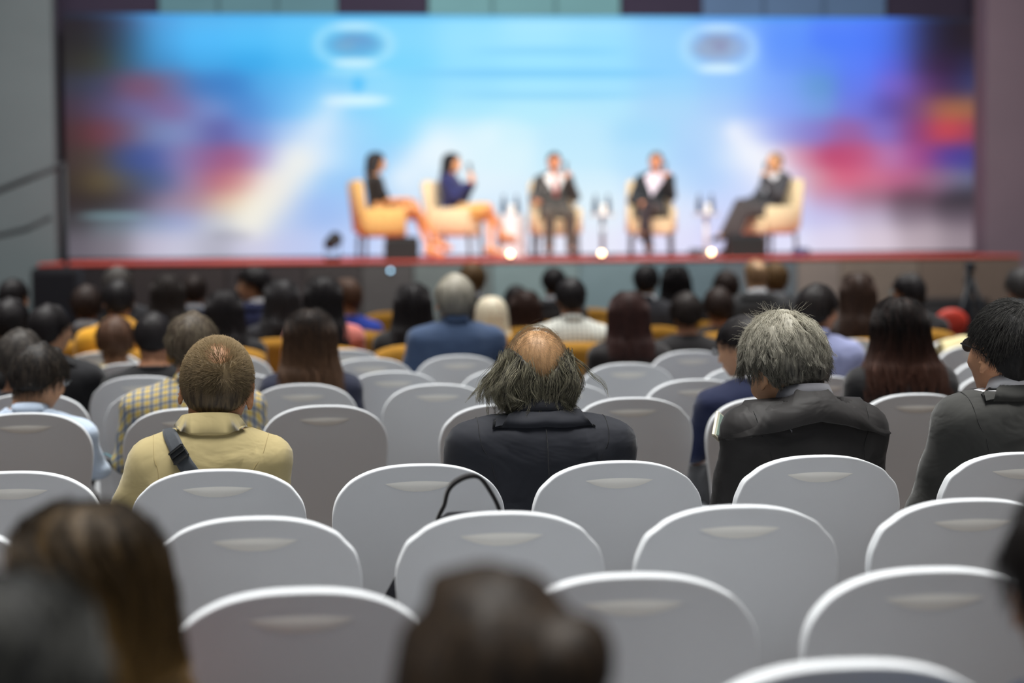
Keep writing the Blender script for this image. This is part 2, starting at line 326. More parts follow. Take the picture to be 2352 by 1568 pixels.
blob(795, 200, 92, 40, (160, 222, 252), .3, 2.4); blob(795, 235, 72, 12, (222, 250, 255), .85); blob(798, 195, 14, 22, (75, 190, 250), .7); blob(795, 168, 70, 12, (165, 226, 252), .6)
blob(1230, 118, 165, 9, (118, 200, 246), .5); blob(1215, 171, 285, 11, (112, 196, 248), .6); blob(1230, 223, 210, 10, (128, 204, 248), .5)
blob(510, 548, 45, 14, (150, 150, 165), .35); blob(250, 500, 80, 6, (140, 185, 195), .5)
def streak(x0, y0, x1, y1, w0, w1, c, a):
    global IMG
    dx, dy = x1 - x0, y1 - y0; t = np.clip(((GX - x0) * dx + (GY - y0) * dy) / (dx * dx + dy * dy), 0, 1)
    m = np.exp(-(np.hypot(GX - x0 - t * dx, GY - y0 - t * dy) / (w0 + (w1 - w0) * t)) ** 2) * a
    IMG = IMG * (1 - m[..., None]) + np.array(c) * m[..., None]
streak(740, 250, 660, 380, 34, 44, (222, 238, 252), .55); streak(660, 380, 560, 510, 44, 40, (246, 242, 228), .6)
streak(900, 410, 980, 340, 40, 44, (240, 248, 254), .6); streak(980, 340, 1090, 320, 40, 30, (235, 248, 254), .45)
streak(1660, 310, 1760, 430, 24, 44, (246, 248, 254), .6)
blob(1150, 38, 900, 9, (40, 150, 225), .35, 6)
IMG = np.clip(IMG, 0, 255) / 255
LIN = np.where(IMG <= .04045, IMG / 12.92, ((IMG + .055) / 1.055) ** 2.4)
U = (GX - 150) / 2150; Vv = 1 - (GY - 35) / 563
wid, hei = SX1 - SX0, SZ1 - SZ0
V = np.stack([(U - .5) * wid, np.zeros_like(U) - .04, SZ0 - DECK + Vv * hei], -1).reshape(-1, 3)
I = np.arange(NX * NY).reshape(NY, NX)
Q = np.stack([I[1:, :-1], I[1:, 1:], I[:-1, 1:], I[:-1, :-1]], -1).reshape(-1, 4)
sm, nt, b = newmat('screen_picture')
at = N(nt, 'ShaderNodeAttribute'); at.attribute_name = 'picture'
nt.links.new(at.outputs['Color'], b.inputs['Emission Color']); b.inputs['Emission Strength'].default_value = 1.0; b.inputs['Base Color'].default_value = (.01, .01, .01, 1); b.inputs['Roughness'].default_value = .6; b.inputs['Specular IOR Level'].default_value = .1
so = mk('display', V, (np.zeros((0, 3), 'i4'), Q), sm, scr)
ca = so.data.color_attributes.new('picture', 'FLOAT_COLOR', 'POINT')
ca.data.foreach_set('color', np.concatenate([LIN.reshape(-1, 3), np.ones((NX * NY, 1))], 1).astype('f4').ravel())
MB().box((0, .03, SZ0 - DECK + hei / 2), (wid + .04, .1, hei + .02), .01).build('cabinet', plain('screen_cabinet', rgb(22, 22, 26)), scr)

# ------------------------------------------------------------------ banquet chairs under stretch covers
cover = cloth('stretch_cover', rgb(222, 225, 229), rough=.8, bump=.05, scale=2.2, var=.03, sheen=.15, fine=1400)
cover2 = cloth('stretch_cover_lit_over_hole', rgb(246, 245, 240), rough=.8, bump=.02, scale=3, var=.02, sheen=.15)  # paler colour stands in for light shining through the fabric
TOPZ, HW, TB, NEXP = .90, .2325, .16, 2.5
REC = math.tan(math.radians(10))
def outline(rr, wr=1.0):
    """points of half outline (x, z) from top centre to the floor"""
    P = []
    for i in range(27):
        a = (i / 26) ** 1.0 * math.pi / 2
        x = HW * math.sin(a) ** (2 / NEXP); z = TOPZ - TB + TB * math.cos(a) ** (2 / NEXP)
        P.append((x, z))
    for z, w in ((.70, .2295), (.64, .221), (.57, .210), (.50, .201), (.44, .197), (.36, .200), (.26, .212), (.14, .219), (.03, .226)):
        P.append((w, z))
    out = []
    for i, (x, z) in enumerate(P):
        j = math.exp(-((x - .195) / .03) ** 2) if i < 27 else .1
        e = wr * .0013 * math.sin(i * .9 + rr * 7) * j
        out.append((x + e, z + e * .8))
    return out
def back_y(z): return -.215 - max(0, z - .42) * REC
def make_chair(rr, wr):
    root = empty('banquet_chair', (0, 0, 0))
    right = outline(rr, wr); left = outline(rr + 3, wr)
    ring = [(-x, z) for x, z in reversed(left)] + [(x, z) for x, z in right[1:]]      # over the top from floor to floor
    n = len(ring); cx = 0; mb = MB(); V = []; F = []
    def face_pts(t, inset, s):
        pts = []
        for x, z in ring:
            zz = z; px = x * (1 - inset); pz = z if z < .45 else .45 + (z - .45) * (1 - inset)
            bulge = -s * .010 * (1 - (x / HW * (1 - inset)) ** 2)
            pts.append((px, back_y(pz) + t + (bulge * (1 if inset > .01 else 0)), pz))
        return pts
    TH = .050
    # rim strip with two rounded edges
    prof = [(0.004, 0.0), (.0012, .0004), (0.0002, .002), (0, .0042), (0, .014), (0.0, .030), (0, TH - .0045), (.002, TH - .0012), (.004, TH)]
    V = []; F = []
    for ins, t in prof:
        for k, (x, z) in enumerate(ring):
            f = 1 - ins / .2325 * 1.0
            pz = .45 + (z - .45) * (1 - ins / .45) if z > .45 else z
            sag = .0009 * wr * math.sin(k * .8 + rr * 5) * math.exp(-((abs(x) - .19) / .04) ** 2) if .01 < t < .035 else 0
            V.append((x * f, back_y(pz) + t, pz + sag))
    for i in range(len(prof) - 1):
        for k in range(n - 1):
            F.append((i * n + k, i * n + k + 1, (i + 1) * n + k + 1, (i + 1) * n + k))
    mk('rim', V, F, cover, root)
    # front and rear skins
    V = []; F = []
    for side, t0 in ((1, 0.0), (-1, TH)):
        base = len(V); lv = [.017, .2, .45, .75, .999]
        for ins in lv:
            for x, z in ring:
                pz = z if z < .45 else .45 + (z - .45) * (1 - ins * (.004 / .45) / .017 if ins == .017 else (1 - ins) * 1.0)
                if ins == .017: pz = .45 + (z - .45) * (1 - .004 / .45) if z > .45 else z
                else: pz = .45 + (z - .45) * (1 - ins) if z > .45 else z
                u = x * (1 - ins)
                hb = side * -.009 * (1 - (u / .2325) ** 2) * min(1, ins * 3) if ins > .05 else 0
                V.append((u, back_y(pz) + t0 + hb, pz))
        for i in range(len(lv) - 1):
            for k in range(n - 1):
                a, b_, c, d = base + i * n + k, base + i * n + k + 1, base + (i + 1) * n + k + 1, base + (i + 1) * n + k
                F.append((a, d, c, b_) if side == 1 else (a, b_, c, d))
    mk('backrest', V, F, cover, root)
    # fabric over the handhold slot: a small tilted lens, light through it painted paler
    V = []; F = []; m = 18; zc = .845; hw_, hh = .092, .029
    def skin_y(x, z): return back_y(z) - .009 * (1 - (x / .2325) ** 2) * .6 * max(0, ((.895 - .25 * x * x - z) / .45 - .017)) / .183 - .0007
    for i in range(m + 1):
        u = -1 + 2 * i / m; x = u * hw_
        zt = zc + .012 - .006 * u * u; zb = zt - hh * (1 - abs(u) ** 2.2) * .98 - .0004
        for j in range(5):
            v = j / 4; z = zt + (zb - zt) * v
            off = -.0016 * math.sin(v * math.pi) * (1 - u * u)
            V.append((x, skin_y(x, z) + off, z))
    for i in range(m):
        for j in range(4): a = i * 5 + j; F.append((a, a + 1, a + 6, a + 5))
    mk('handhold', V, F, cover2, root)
    # covered seat cushion
    s = MB(); s.box((0, .02, .435), (.43, .43, .05), .018); s.build('seat', cover, root, True)
    # skirt panels with arched lower edge, and covered legs
    def panel(p0, p1, name):
        V = []; F = []; m = 12; nrm = Vector((p1[1] - p0[1], p0[0] - p1[0], 0)).normalized() * .006
        for i in range(m + 1):
            t = i / m; zb = .05 + .24 * (1 - (2 * t - 1) ** 2) ** .55
            x, y = p0[0] + (p1[0] - p0[0]) * t, p0[1] + (p1[1] - p0[1]) * t
            for dz in (0, 1):
                V += [(x + nrm.x * dz, y + nrm.y * dz, .425), (x + nrm.x * dz, y + nrm.y * dz, zb)]
        for i in range(m):
            a = i * 4
            F += [(a, a + 1, a + 5, a + 4), (a + 2, a + 6, a + 7, a + 3), (a + 1, a + 3, a + 7, a + 5)]
        return mk(name, V, F, cover, root)
    panel((.205, .225), (-.205, .225), 'skirt'); panel((.208, -.17), (.208, .225), 'skirt'); panel((-.208, .225), (-.208, -.17), 'skirt')
    for sx in (-1, 1):
        for y in (.215, -.19):
            MB().tube([(sx * .2, y, .42), (sx * .212, y, .03), (sx * .214, y, 0)], [.02, .019, .022], 8).build('leg', cover, root, True)
    return root
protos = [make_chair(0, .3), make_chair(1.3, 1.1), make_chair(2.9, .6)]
used = [False] * 3; CHY = []
CH = [  # centre px, top px, turn in degrees, shape variant, label
 (1950,1520,0,0,'white stretch-covered chair cut by the bottom edge of the picture, nearest of all'),
 (690,1353,2,0,'white stretch-covered chair behind the long-haired woman with golden highlights'),
 (1450,1318,-2,0,'white stretch-covered chair partly hidden by the brown hair bun'),
 (2140,1305,0,0,'white stretch-covered chair beside the denim shoulder at the right edge'),
 (-185,1203,0,0,'white stretch-covered chair barely showing left of the long-haired woman'),
 (585,1187,0,1,'white stretch-covered chair two places behind the man in the beige polo'),
 (1150,1175,0,1,'white stretch-covered chair with a black bag handle rising behind it'),
 (1695,1160,0,1,'white stretch-covered chair with a creased right corner behind the empty grey-man chair'),
 (2230,1145,0,1,'white stretch-covered chair with rumpled rim in front of the denim shoulder'),
 (28,1082,2,0,'white stretch-covered chair left of the beige polo man, above the blurred brown hair'),
 (500,1077,1,0,'white stretch-covered chair the beige polo man sits on'),
 (962,1065,2,0,'white stretch-covered chair behind the bag handle, left of the half-bald man'),
 (1420,1058,0,0,'white stretch-covered chair right of the half-bald man in the dark jacket'),
 (1880,1045,-1,1,'white stretch-covered chair the grey-haired man in the black jacket sits on'),
 (2350,1038,-1,1,'white stretch-covered chair of the man in glasses and charcoal suit'),
 (58,947,3,0,'white stretch-covered chair directly below the dark-haired head at the left edge'),
 (430,937,0,0,'white stretch-covered chair mostly hidden by the beige polo man'),
 (745,930,0,0,'empty dark-shaded white covered chair right of the beige polo man'),
 (1155,927,0,0,'white stretch-covered chair just left of the half-bald man\'s jacket'),
 (1452,912,-2,1,'white stretch-covered chair between the half-bald man and the navy sweater'),
 (1765,912,-2,0,'white stretch-covered chair of the young man in the navy sweater'),
 (2107,903,-2,0,'white stretch-covered chair of the woman with auburn-tipped hair'),
 (70,903,0,0,'white stretch-covered chair behind the leftmost black suit, second row back'),
 (370,893,0,1,'white stretch-covered chair with a white curled rim left of the plaid shirt'),
 (695,881,0,0,'white stretch-covered chair of the long brown-haired woman in navy'),
 (1005,881,0,0,'empty white covered chair left of the half-bald man\'s hair'),
 (1290,880,0,0,'white stretch-covered chair whose corner shows right of the half-bald man\'s hair'),
 (1600,870,0,0,'white stretch-covered chair left of the navy sweater man\'s face'),
 (1885,862,-2,0,'white stretch-covered chair between the grey-haired man and the auburn-haired woman'),
 (2312,855,-2,0,'white stretch-covered chair left of the charcoal-suited man\'s neck'),
 (325,863,0,0,'white stretch-covered chair behind the plaid shirt\'s left shoulder'),
 (543,857,0,0,'white stretch-covered chair hidden behind the beige man\'s head, lower arc'),
 (902,852,0,0,'white stretch-covered chair right of the long brown-haired woman'),
 (1166,847,0,0,'white stretch-covered chair touching the half-bald man\'s hair on the left'),
 (1442,833,0,0,'white stretch-covered chair of the woman in dark with long reddish hair'),
 (1716,841,0,0,'white stretch-covered chair seen at the navy sweater man\'s glasses'),
 (2288,825,0,0,'white stretch-covered chair under the cream jacket'),
 (300,833,0,0,'white stretch-covered chair below the cream-shirted brown-haired person'),
 (528,816,0,0,'white stretch-covered chair hidden behind the beige man\'s head, upper arc'),
 (850,822,0,0,'white stretch-covered chair left of the man in the blue shirt'),
 (1055,815,0,0,'white stretch-covered chair of the grey-haired man in the blue shirt'),
 (1590,805,0,0,'white stretch-covered chair of the black-topped person in front of the tilted gold chair'),
 (1955,778,0,0,'white stretch-covered chair right of the lavender shirt'),
 (790,801,0,0,'white stretch-covered chair behind the salmon sleeve'),
 (235,808,0,0,'white stretch-covered chair left of the cream collar'),
 (2212,775,0,0,'white stretch-covered chair behind the cream jacket, near the tripod'),
 (2243,791,0,0,'white covered chair with a cream jacket hung over its back'),
]
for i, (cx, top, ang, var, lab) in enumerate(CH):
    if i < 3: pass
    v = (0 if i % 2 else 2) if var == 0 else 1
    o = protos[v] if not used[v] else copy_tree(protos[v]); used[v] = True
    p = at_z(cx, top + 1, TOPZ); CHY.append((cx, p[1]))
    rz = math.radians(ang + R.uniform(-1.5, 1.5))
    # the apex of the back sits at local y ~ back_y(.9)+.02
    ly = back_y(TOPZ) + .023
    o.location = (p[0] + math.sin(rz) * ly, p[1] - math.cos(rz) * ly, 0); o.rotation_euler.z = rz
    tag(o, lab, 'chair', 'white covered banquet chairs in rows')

# gold banquet chairs further forward
gold = cloth('gold_chair_fabric', rgb(196, 142, 52), bump=.05, scale=6); goldm = plain('gold_chair_frame', rgb(160, 112, 44), .35, .6)
def make_gold():
    root = empty('gold_chair', (0, 0, 0))
    V = []; F = []; nx, nz = 14, 6
    for s in (0, 1):
        for j in range(nz + 1):
            v = j / nz
            for i in range(nx + 1):
                u = -1 + 2 * i / nx; w = .235 * (1 - .10 * (1 - v) ** 2); z = .50 + .40 * v - .045 * abs(u) ** 3 * v
                V.append((u * w, -.24 - .05 * v + .05 * u * u + s * .03, z))
    m = (nx + 1) * (nz + 1)
    for j in range(nz):
        for i in range(nx):
            a = j * (nx + 1) + i; F += [(a, a + 1, a + nx + 2, a + nx + 1), (m + a, m + a + nx + 1, m + a + nx + 2, m + a + 1)]
    for j in range(nz):
        for i in (0, nx):
            a = j * (nx + 1) + i; b_ = a + nx + 1; F.append((a, b_, m + b_, m + a) if i == 0 else (a, m + a, m + b_, b_))
    for i in range(nx):
        a = nz * (nx + 1) + i; F.append((a, a + 1, m + a + 1, m + a)); F.append((i, m + i, m + i + 1, i + 1))
    mk('backrest', V, F, gold, root)
    MB().box((0, 0, .445), (.44, .44, .06), .02).build('seat', gold, root, True)
    for sx in (-1, 1):
        MB().tube([(sx * .2, .19, .42), (sx * .21, .2, 0)], .013, 8).build('leg', goldm, root, True)
        MB().tube([(sx * .215, -.22, .85), (sx * .205, -.2, .42), (sx * .22, -.24, 0)], .013, 8).build('leg', goldm, root, True)
    return root
gproto = make_gold(); gused = [False]
def gold_chair(x, y, rz, lab, grp='uncovered gold chairs in the front rows'):
    o = gproto if not gused[0] else copy_tree(gproto); gused[0] = True
    o.location = (x, y, 0); o.rotation_euler.z = rz; tag(o, lab, 'chair', grp); return o
for cx, top, ang, lab in ((888,716,10,'gold chair behind and left of the blue shirt, the farther of two'),(868,762,0,'gold chair nearest to the salmon sleeve'),(1382,737,4,'gold chair right of the white checked shirt'),(1350,708,0,'gold chair back above the white checked shirt\'s shoulder')):
    p = at_z(cx, top, .9); rz = math.radians(ang); gold_chair(p[0], p[1] + .27, rz, lab)

# ------------------------------------------------------------------ stage furniture
def armchair(x, y, rz, c, lab):
    root = empty('armchair', (x, y, DECK + .004), rz, lab, 'armchair', 'cream armchairs on the stage')
    f = cloth('armchair_fabric', c, bump=.05, scale=8); wd = plain('armchair_legs', rgb(60, 42, 36), .4)
    MB().box((0, .03, .36), (.50, .54, .16), .03).build('seat_base', f, root, True)
    MB().box((0, .06, .455), (.47, .50, .07), .03).build('seat_cushion', f, root, True)
    MB().box((0, -.27, .66), (.60, .11, .66), .035, Matrix.Rotation(math.radians(7), 3, 'X')).build('backrest', f, root, True)
    for s in (-1, 1):
        V = []
        MB().box((s * .275, .02, .47), (.075, .52, .34), .03).build('armrest', f, root, True)
    for sx in (-1, 1):
        for sy in (-.22, .26):
            MB().tube([(sx * .25, sy, .29), (sx * .26, sy * 1.06, 0)], [.026, .018], 8).build('leg', wd, root, True)
    return root
def sx_(px, y): return xat(px, 560, y)
SEATS = [  # chair px, y, chair yaw, person
 (872, 24.6, -82, rgb(222, 176, 106), 'honey-coloured armchair turned right at the left end of the panel'),
 (1045, 24.9, -112, rgb(226, 200, 160), 'cream armchair of the woman in the navy suit'),
 (1275, 24.8, 180, rgb(232, 208, 168), 'cream armchair in the middle of the panel'),
 (1495, 24.8, 172, rgb(232, 208, 168), 'cream armchair of the panelist with crossed legs, fourth along'),
 (1768, 24.9, 114, rgb(236, 214, 172), 'cream armchair turned left at the right end of the panel')]
for px, y, yaw, c, lab in SEATS: armchair(sx_(px, y), y, math.radians(yaw), c, lab)
white = plain('table_white', rgb(236, 236, 236), .5); glass = plain('table_glass', rgb(225, 235, 240), .08, trans=.0); steel = plain('steel', rgb(150, 155, 162), .3, .9)
TB_ = [(1174, 25.0, 'small round side table under a white cloth between the two women and the middle man', 'left'), (1384, 25.0, 'small round side table on a thin grey pedestal', 'middle'), (1622, 25.0, 'small round side table on a white pedestal near the crossed legs', 'right')]
for px, y, lab, w in TB_:
    x = sx_(px, y); t = empty('side_table', (x, y, DECK + .004), 0, lab, 'table', 'side tables between the armchairs')
    MB().lathe([(.165, .53), (.17, .54), (.17, .555), (.165, .56)], n=24).build('tabletop', white, t, True)
    if w == 'left':
        V = []; F = []; n = 40
        for z, r0, a in ((.535, .172, 0), (.35, .175, .008), (.02, .182, .014)):
            for k in range(n): an = 2 * math.pi * k / n; r = r0 + a * math.cos(an * 9); V.append((r * math.cos(an), r * math.sin(an), z))
        for i in range(2):
            for k in range(n): F.append((i * n + k, i * n + (k + 1) % n, (i + 1) * n + (k + 1) % n, (i + 1) * n + k))
        mk('table_skirt', V, F, cloth('table_cloth', rgb(232, 236, 240), bump=.05), t)
    else:
        MB().tube([(0, 0, .53), (0, 0, .02)], .028, 12).build('pedestal', steel if w == 'middle' else white, t, True)
        MB().lathe([(.17, 0), (.17, .012), (.05, .03)], n=20).build('base', steel if w == 'middle' else white, t, True)
    for k, (dx, dy, kind) in enumerate(((-.09, .0, 'bottle'), (.08, .04, 'bottle'), (0, -.10, 'glass'))):
        bx = empty('water_bottle' if kind == 'bottle' else 'drinking_glass', (x + dx, y + dy, DECK + .566), 0,
                   ('dark water bottle, %s one on the %s side table' % (('left', 'right')[k % 2], w)) if kind == 'bottle' else 'drinking glass with a painted-in glowing highlight on the %s side table' % w,
                   'bottle' if kind == 'bottle' else 'glass', 'drinks on the side tables')
        if kind == 'bottle':
            MB().lathe([(.033, 0), (.036, .01), (.036, .14), (.03, .17), (.014, .2), (.014, .225)], n=14).build('body', plain('bottle_dark', rgb(52, 66, 92), .15), bx, True)
            MB().lathe([(.016, .225), (.016, .245)], n=12).build('cap', plain('bottle_cap', rgb(40, 50, 90), .4), bx)
        else:
            MB().lathe([(.028, 0), (.034, .11), (.032, .11), (.026, .008)], n=16).build('bowl', plain('glass_bowl_glow', rgb(240, 240, 240), .03, 0, 1, rgb(255, 236, 200), .6), bx, True)  # self-glow stands in for the highlight on the glass
# little warm footlights along the front edge
for px, lab in ((1172, 'warm footlight below the left side table'), (1382, 'warm footlight below the middle side table'), (1634, 'warm footlight left of the right floor monitor')):
    p = at_y(px, 575, FRONT + .12); o = empty('footlight', (p[0], FRONT + .12, DECK), 0, lab, 'lamp', 'footlights on the stage edge')
    MB().lathe([(.035, 0), (.035, .02), (.022, .04)], n=12).build('socket', plain('socket_black', rgb(25, 25, 25)), o)
    sphere_mb((0, 0, .065), .028, 12, 8).build('bulb', plain('bulb_warm', rgb(255, 220, 170), .3, 0, .5, rgb(255, 214, 160), 13), o, True)
o = empty('indicator_lamp', tuple(at_y(897, 621, FRONT - .05)), 0, 'small pale blue indicator lamp on the dark stage front', 'lamp')
o.location.y = FRONT - .04
sphere_mb((0, 0, 0), .02, 10, 6).build('lens', plain('lens_blue', rgb(150, 185, 210), .3, 0, .5, rgb(140, 176, 200), 7), o, True)
MB().box((0, .02, 0), (.06, .03, .06), .005).build('housing', plain('socket_black', rgb(25, 25, 25)), o)
# wedge floor monitors
blk = plain('monitor_black', rgb(34, 32, 32), .7); grl = plain('monitor_grille', rgb(58, 50, 42), .8)
for px, w, lab in ((922, .40, 'black wedge floor monitor in front of the leftmost armchair'), (1709, .44, 'black wedge floor monitor in front of the rightmost armchair')):
    p = at_y(px, 590, FRONT + .3); o = empty('floor_monitor', (p[0], FRONT + .3, DECK), 0, lab, 'speaker', 'wedge monitors on the stage edge')
    hw = w / 2
    sec = [(-.18, 0), (.18, 0), (.18, .10), (-.02, .28), (-.18, .24)]   # y, z
    V = [(-hw, a, b_) for a, b_ in sec] + [(hw, a, b_) for a, b_ in sec]
    F = [tuple(range(4, -1, -1)), tuple(range(5, 10))] + [(i, (i + 1) % 5, 5 + (i + 1) % 5, 5 + i) for i in range(5)]
    MB().add(V, F).build('cabinet', blk, o)
    MB().add([(-hw + .02, .192, .10), (hw - .02, .192, .10), (hw - .02, -.0, .288), (-hw + .02, -.0, .288)], [(0, 1, 2, 3), (3, 2, 1, 0)]).build('grille', grl, o)
    for s in (-1, 1): MB().tube([(s * (hw + .005), -.05, .16), (s * (hw + .02), -.05, .16), (s * (hw + .02), .06, .16), (s * (hw + .005), .06, .16)], .008, 6).build('handle', blk, o)
# small spotlight fixture on the stage edge left
p = at_y(764, 590, FRONT + .35); o = empty('stage_spotlight_fixture', (p[0], FRONT + .35, DECK), math.radians(-25), 'small black spotlight on its yoke left of the panel', 'lamp')
MB().tube([(0, -.09, .20), (0, .07, .26), (0, .10, .27)], [.075, .085, .09], 14).build('can', blk, o, True)
MB().tube([(-.1, 0, .22), (-.1, 0, .05), (.1, 0, .05), (.1, 0, .22)], .008, 6).build('yoke', blk, o)
MB().box((0, 0, .02), (.16, .16, .04), .01).build('base', blk, o)
for k, (px, py) in enumerate(((1600, 540), (1838, 552))):
    p = at_y(px, 590, FRONT + .5); o = empty('cable_coil', (p[0], FRONT + .5, DECK), 0, ('loose black cable coil left of the right floor monitor', 'dark blue cable coil right of the last armchair')[k], 'cable')
    mb = MB()
    mb.tube([(.10 * math.cos(t * .35) * (1 + .1 * math.sin(t)), .07 * math.sin(t * .35), .012 + .0022 * t) for t in range(44)], .009, 6)
    mb.build('cable', plain('cable_dark', (rgb(40, 36, 34), rgb(36, 52, 110))[k], .5), o, True)
    MB().box((.1, 0, .05), (.03, .05, .1), .005).build('plug', steel, o)
# stair handrail at the far left
hr = empty('stair_handrail', (xat(60, 500, 22.5), 22.5, 0), 0, 'dark stair handrail climbing to the stage at the left edge', 'railing')
dm = plain('rail_dark', rgb(44, 46, 50), .5)
def rel(px, py): p = at_y(px, py, 22.5); return (p[0] - hr.location.x, 0, p[2])
MB().tube([rel(-60, 452), rel(0, 436), rel(60, 412), rel(150, 376)], .032, 8).build('top_rail', dm, hr, True)
MB().tube([rel(-60, 548), rel(0, 540), rel(60, 526), rel(118, 498)], .028, 8).build('lower_rail', dm, hr, True)
for a, b_ in ((-50, 450), (148, 378)):
    q = rel(a, b_); MB().tube([q, (q[0], 0, 0)], .025, 8).build('post', dm, hr, True)
o = empty('dark_figure_box', (xat(132, 660, 21.5), 21.5, 0), 0, 'tall black box standing in for a dark figure at the left end of the stage front', 'speaker')  # black box put here in place of a dark blurred figure
MB().box((0, 0, .62), (.5, .45, 1.24), .03).build('cabinet', plain('figure_black', rgb(28, 27, 33), .8), o, True)
MB().box((0, -.235, .62), (.44, .02, 1.14), .008).build('grille', plain('figure_panel', rgb(34, 33, 40), .9), o)
o = empty('equipment_case', (xat(2170, 700, 22.6), 22.6, 0), 0, 'low black equipment case on the floor at the stage front, behind the tripod', 'case')
MB().box((0, 0, .36), (.95, .5, .72), .03).build('body', plain('case_black', rgb(24, 22, 24), .8), o, True)
MB().box((0, 0, .735), (.95, .5, .05), .015).build('lid', plain('case_lid', rgb(40, 38, 38), .6), o)
# tripod with a small head, red stool back beside
p = at_y(2228, 606, 14.4); o = empty('tripod', (p[0], 14.4, 0), 0, 'black tripod standing behind the audience at the right', 'tripod')
h = p[2]
tb = plain('tripod_black', rgb(30, 34, 42), .5)
MB().tube([(0, 0, .35), (0, 0, h - .06)], .017, 8).build('centre_column', tb, o, True)
MB().box((0, 0, h - .02), (.06, .08, .08), .012).build('head', tb, o)
for a in (-2.6, -.35, 1.5): MB().tube([(0, 0, h - .09), (.14 * math.cos(a), .14 * math.sin(a), (h - .09) * .68), (.36 * math.cos(a), .36 * math.sin(a), 0)], [.024, .019, .012], 8).build('leg', tb, o, True)
MB().tube([(-.02, -.02, h), (-.12, -.22, h - .14)], .008, 6).build('pan_handle', tb, o, True)
p = at_y(2185, 708, 13.2); o = empty('red_stool', (p[0], 13.2, 0), 0, 'rounded red stool back beside the tripod legs', 'stool')
rm = plain('red_plastic', rgb(206, 62, 44), .5)
V = MB().lathe([(.03, -.02), (.1, -.018), (.125, 0), (.1, .018), (.03, .02)], n=22, sy=.8)
V.V = [(x * 1.0, z * 1.2, y * 1.0 + p[2] - .1) for x, y, z in V.V]; V.build('backrest', rm, o, True)
MB().lathe([(.17, .6), (.18, .62), (.17, .64)], (0, .15, 0), 20).build('seat', rm, o, True)
for a in (.8, 2.4, 4, 5.5): MB().tube([(.1 * math.cos(a), .15 + .1 * math.sin(a), .61), (.17 * math.cos(a), .15 + .17 * math.sin(a), 0)], .012, 6).build('leg', steel, o, True)
MB().tube([(0, .02, .62), (0, 0, p[2] - .2)], .015, 6).build('backrest_post', steel, o, True)
# black bag on the seat of the second-row chair, handle loop up
p = at_z(1085, 1119, .925); o = empty('black_bag', (p[0] - .005, p[1] + .06, .462), math.radians(3), 'black bag standing on a chair seat with its webbing handle looped up', 'bag')
bm_ = cloth('bag_nylon', rgb(26, 25, 32), bump=.2, scale=9)
V = []; F = []; n = 28
for z, sx, sy in ((0, .12, .09), (.02, .13, .11), (.12, .13, .11), (.26, .12, .09), (.36, .10, .06), (.395, .05, .03)):
    for k in range(n):
        a = 2 * math.pi * k / n; c_, s_ = math.cos(a), math.sin(a)
        V.append((sx * math.copysign(abs(c_) ** .6, c_), sy * math.copysign(abs(s_) ** .6, s_), z))
for i in range(5):
    for k in range(n): F.append((i * n + k, i * n + (k + 1) % n, (i + 1) * n + (k + 1) % n, (i + 1) * n + k))
F.append(tuple(range(n - 1, -1, -1))); F.append(tuple(5 * n + k for k in range(n)))
mk('body', V, F, bm_, o)
def ribbon(pts, w, th, name, mat, parent, axis=(0, 1, 0)):
    V = []; F = []
    for i, q in enumerate(pts):
        q = Vector(q); t = (Vector(pts[min(i + 1, len(pts) - 1)]) - Vector(pts[max(i - 1, 0)])).normalized(); wv = Vector(axis) if not callable(axis) else axis(i)
        wv = (wv - t * wv.dot(t)).normalized(); nn = t.cross(wv); ww = w[i] if hasattr(w, '__len__') else w
        for a, b_ in ((-1, -1), (1, -1), (1, 1), (-1, 1)): V.append(q + wv * ww / 2 * a + nn * th / 2 * b_)
    for i in range(len(pts) - 1):
        for k in range(4): F.append((i * 4 + k, i * 4 + (k + 1) % 4, (i + 1) * 4 + (k + 1) % 4, (i + 1) * 4 + k))
    F += [(3, 2, 1, 0), tuple(len(V) - 4 + k for k in range(4))]
    return mk(name, V, F, mat, parent, False)
hp0 = [(-.02, .36), (-.005, .415), (.01, .43), (.012, .455), (.02, .478), (.045, .495), (.07, .503), (.09, .501), (.105, .486), (.125, .452), (.14, .425), (.155, .36)]
hw0 = [.010, .010, .010, .012, .026, .034, .036, .034, .026, .012, .01, .01]
ts = np.linspace(0, 11, 45); hp = np.stack([np.interp(ts, range(12), [q[i] for q in hp0]) for i in (0, 1)] + [np.interp(ts, range(12), hw0)], -1)
for _ in range(8): hp[1:-1] = (hp[:-2] + hp[1:-1] * 2 + hp[2:]) / 4
ribbon([(x - .065, 0, z - .018) for x, z, _ in hp], list(hp[:, 2]), .009, 'handle', cloth('webbing', rgb(36, 33, 34), bump=.1), o)
ribbon([(-.11, -.05, .32), (-.165, -.06, .27), (-.195, -.06, .19), (-.215, -.06, .06), (-.21, -.07, .0)], [.02, .02, .05, .07, .06], .008, 'side_strap', bm_, o, (1, 0, .3))
# camera bag hanging between two chairs at the left
p = at_y(240, 1068, 7.52); o = empty('camera', (p[0], 7.52, p[2]), math.radians(160), 'small dark camera with teal strap held in a lap, left of the beige polo', 'camera')
MB().box((0, 0, 0), (.055, .04, .045), .01).build('body', blk, o); MB().tube([(0, .02, 0), (0, .05, 0)], .018, 14).build('lens', plain('lens_black', rgb(18, 20, 26), .15), o, True)
ribbon([(-.027, 0, .01), (-.035, .0, .03), (-.01, .01, .045), (.02, .01, .04), (.027, 0, .01)], .012, .003, 'strap', cloth('teal_strap', rgb(70, 120, 132)), o)
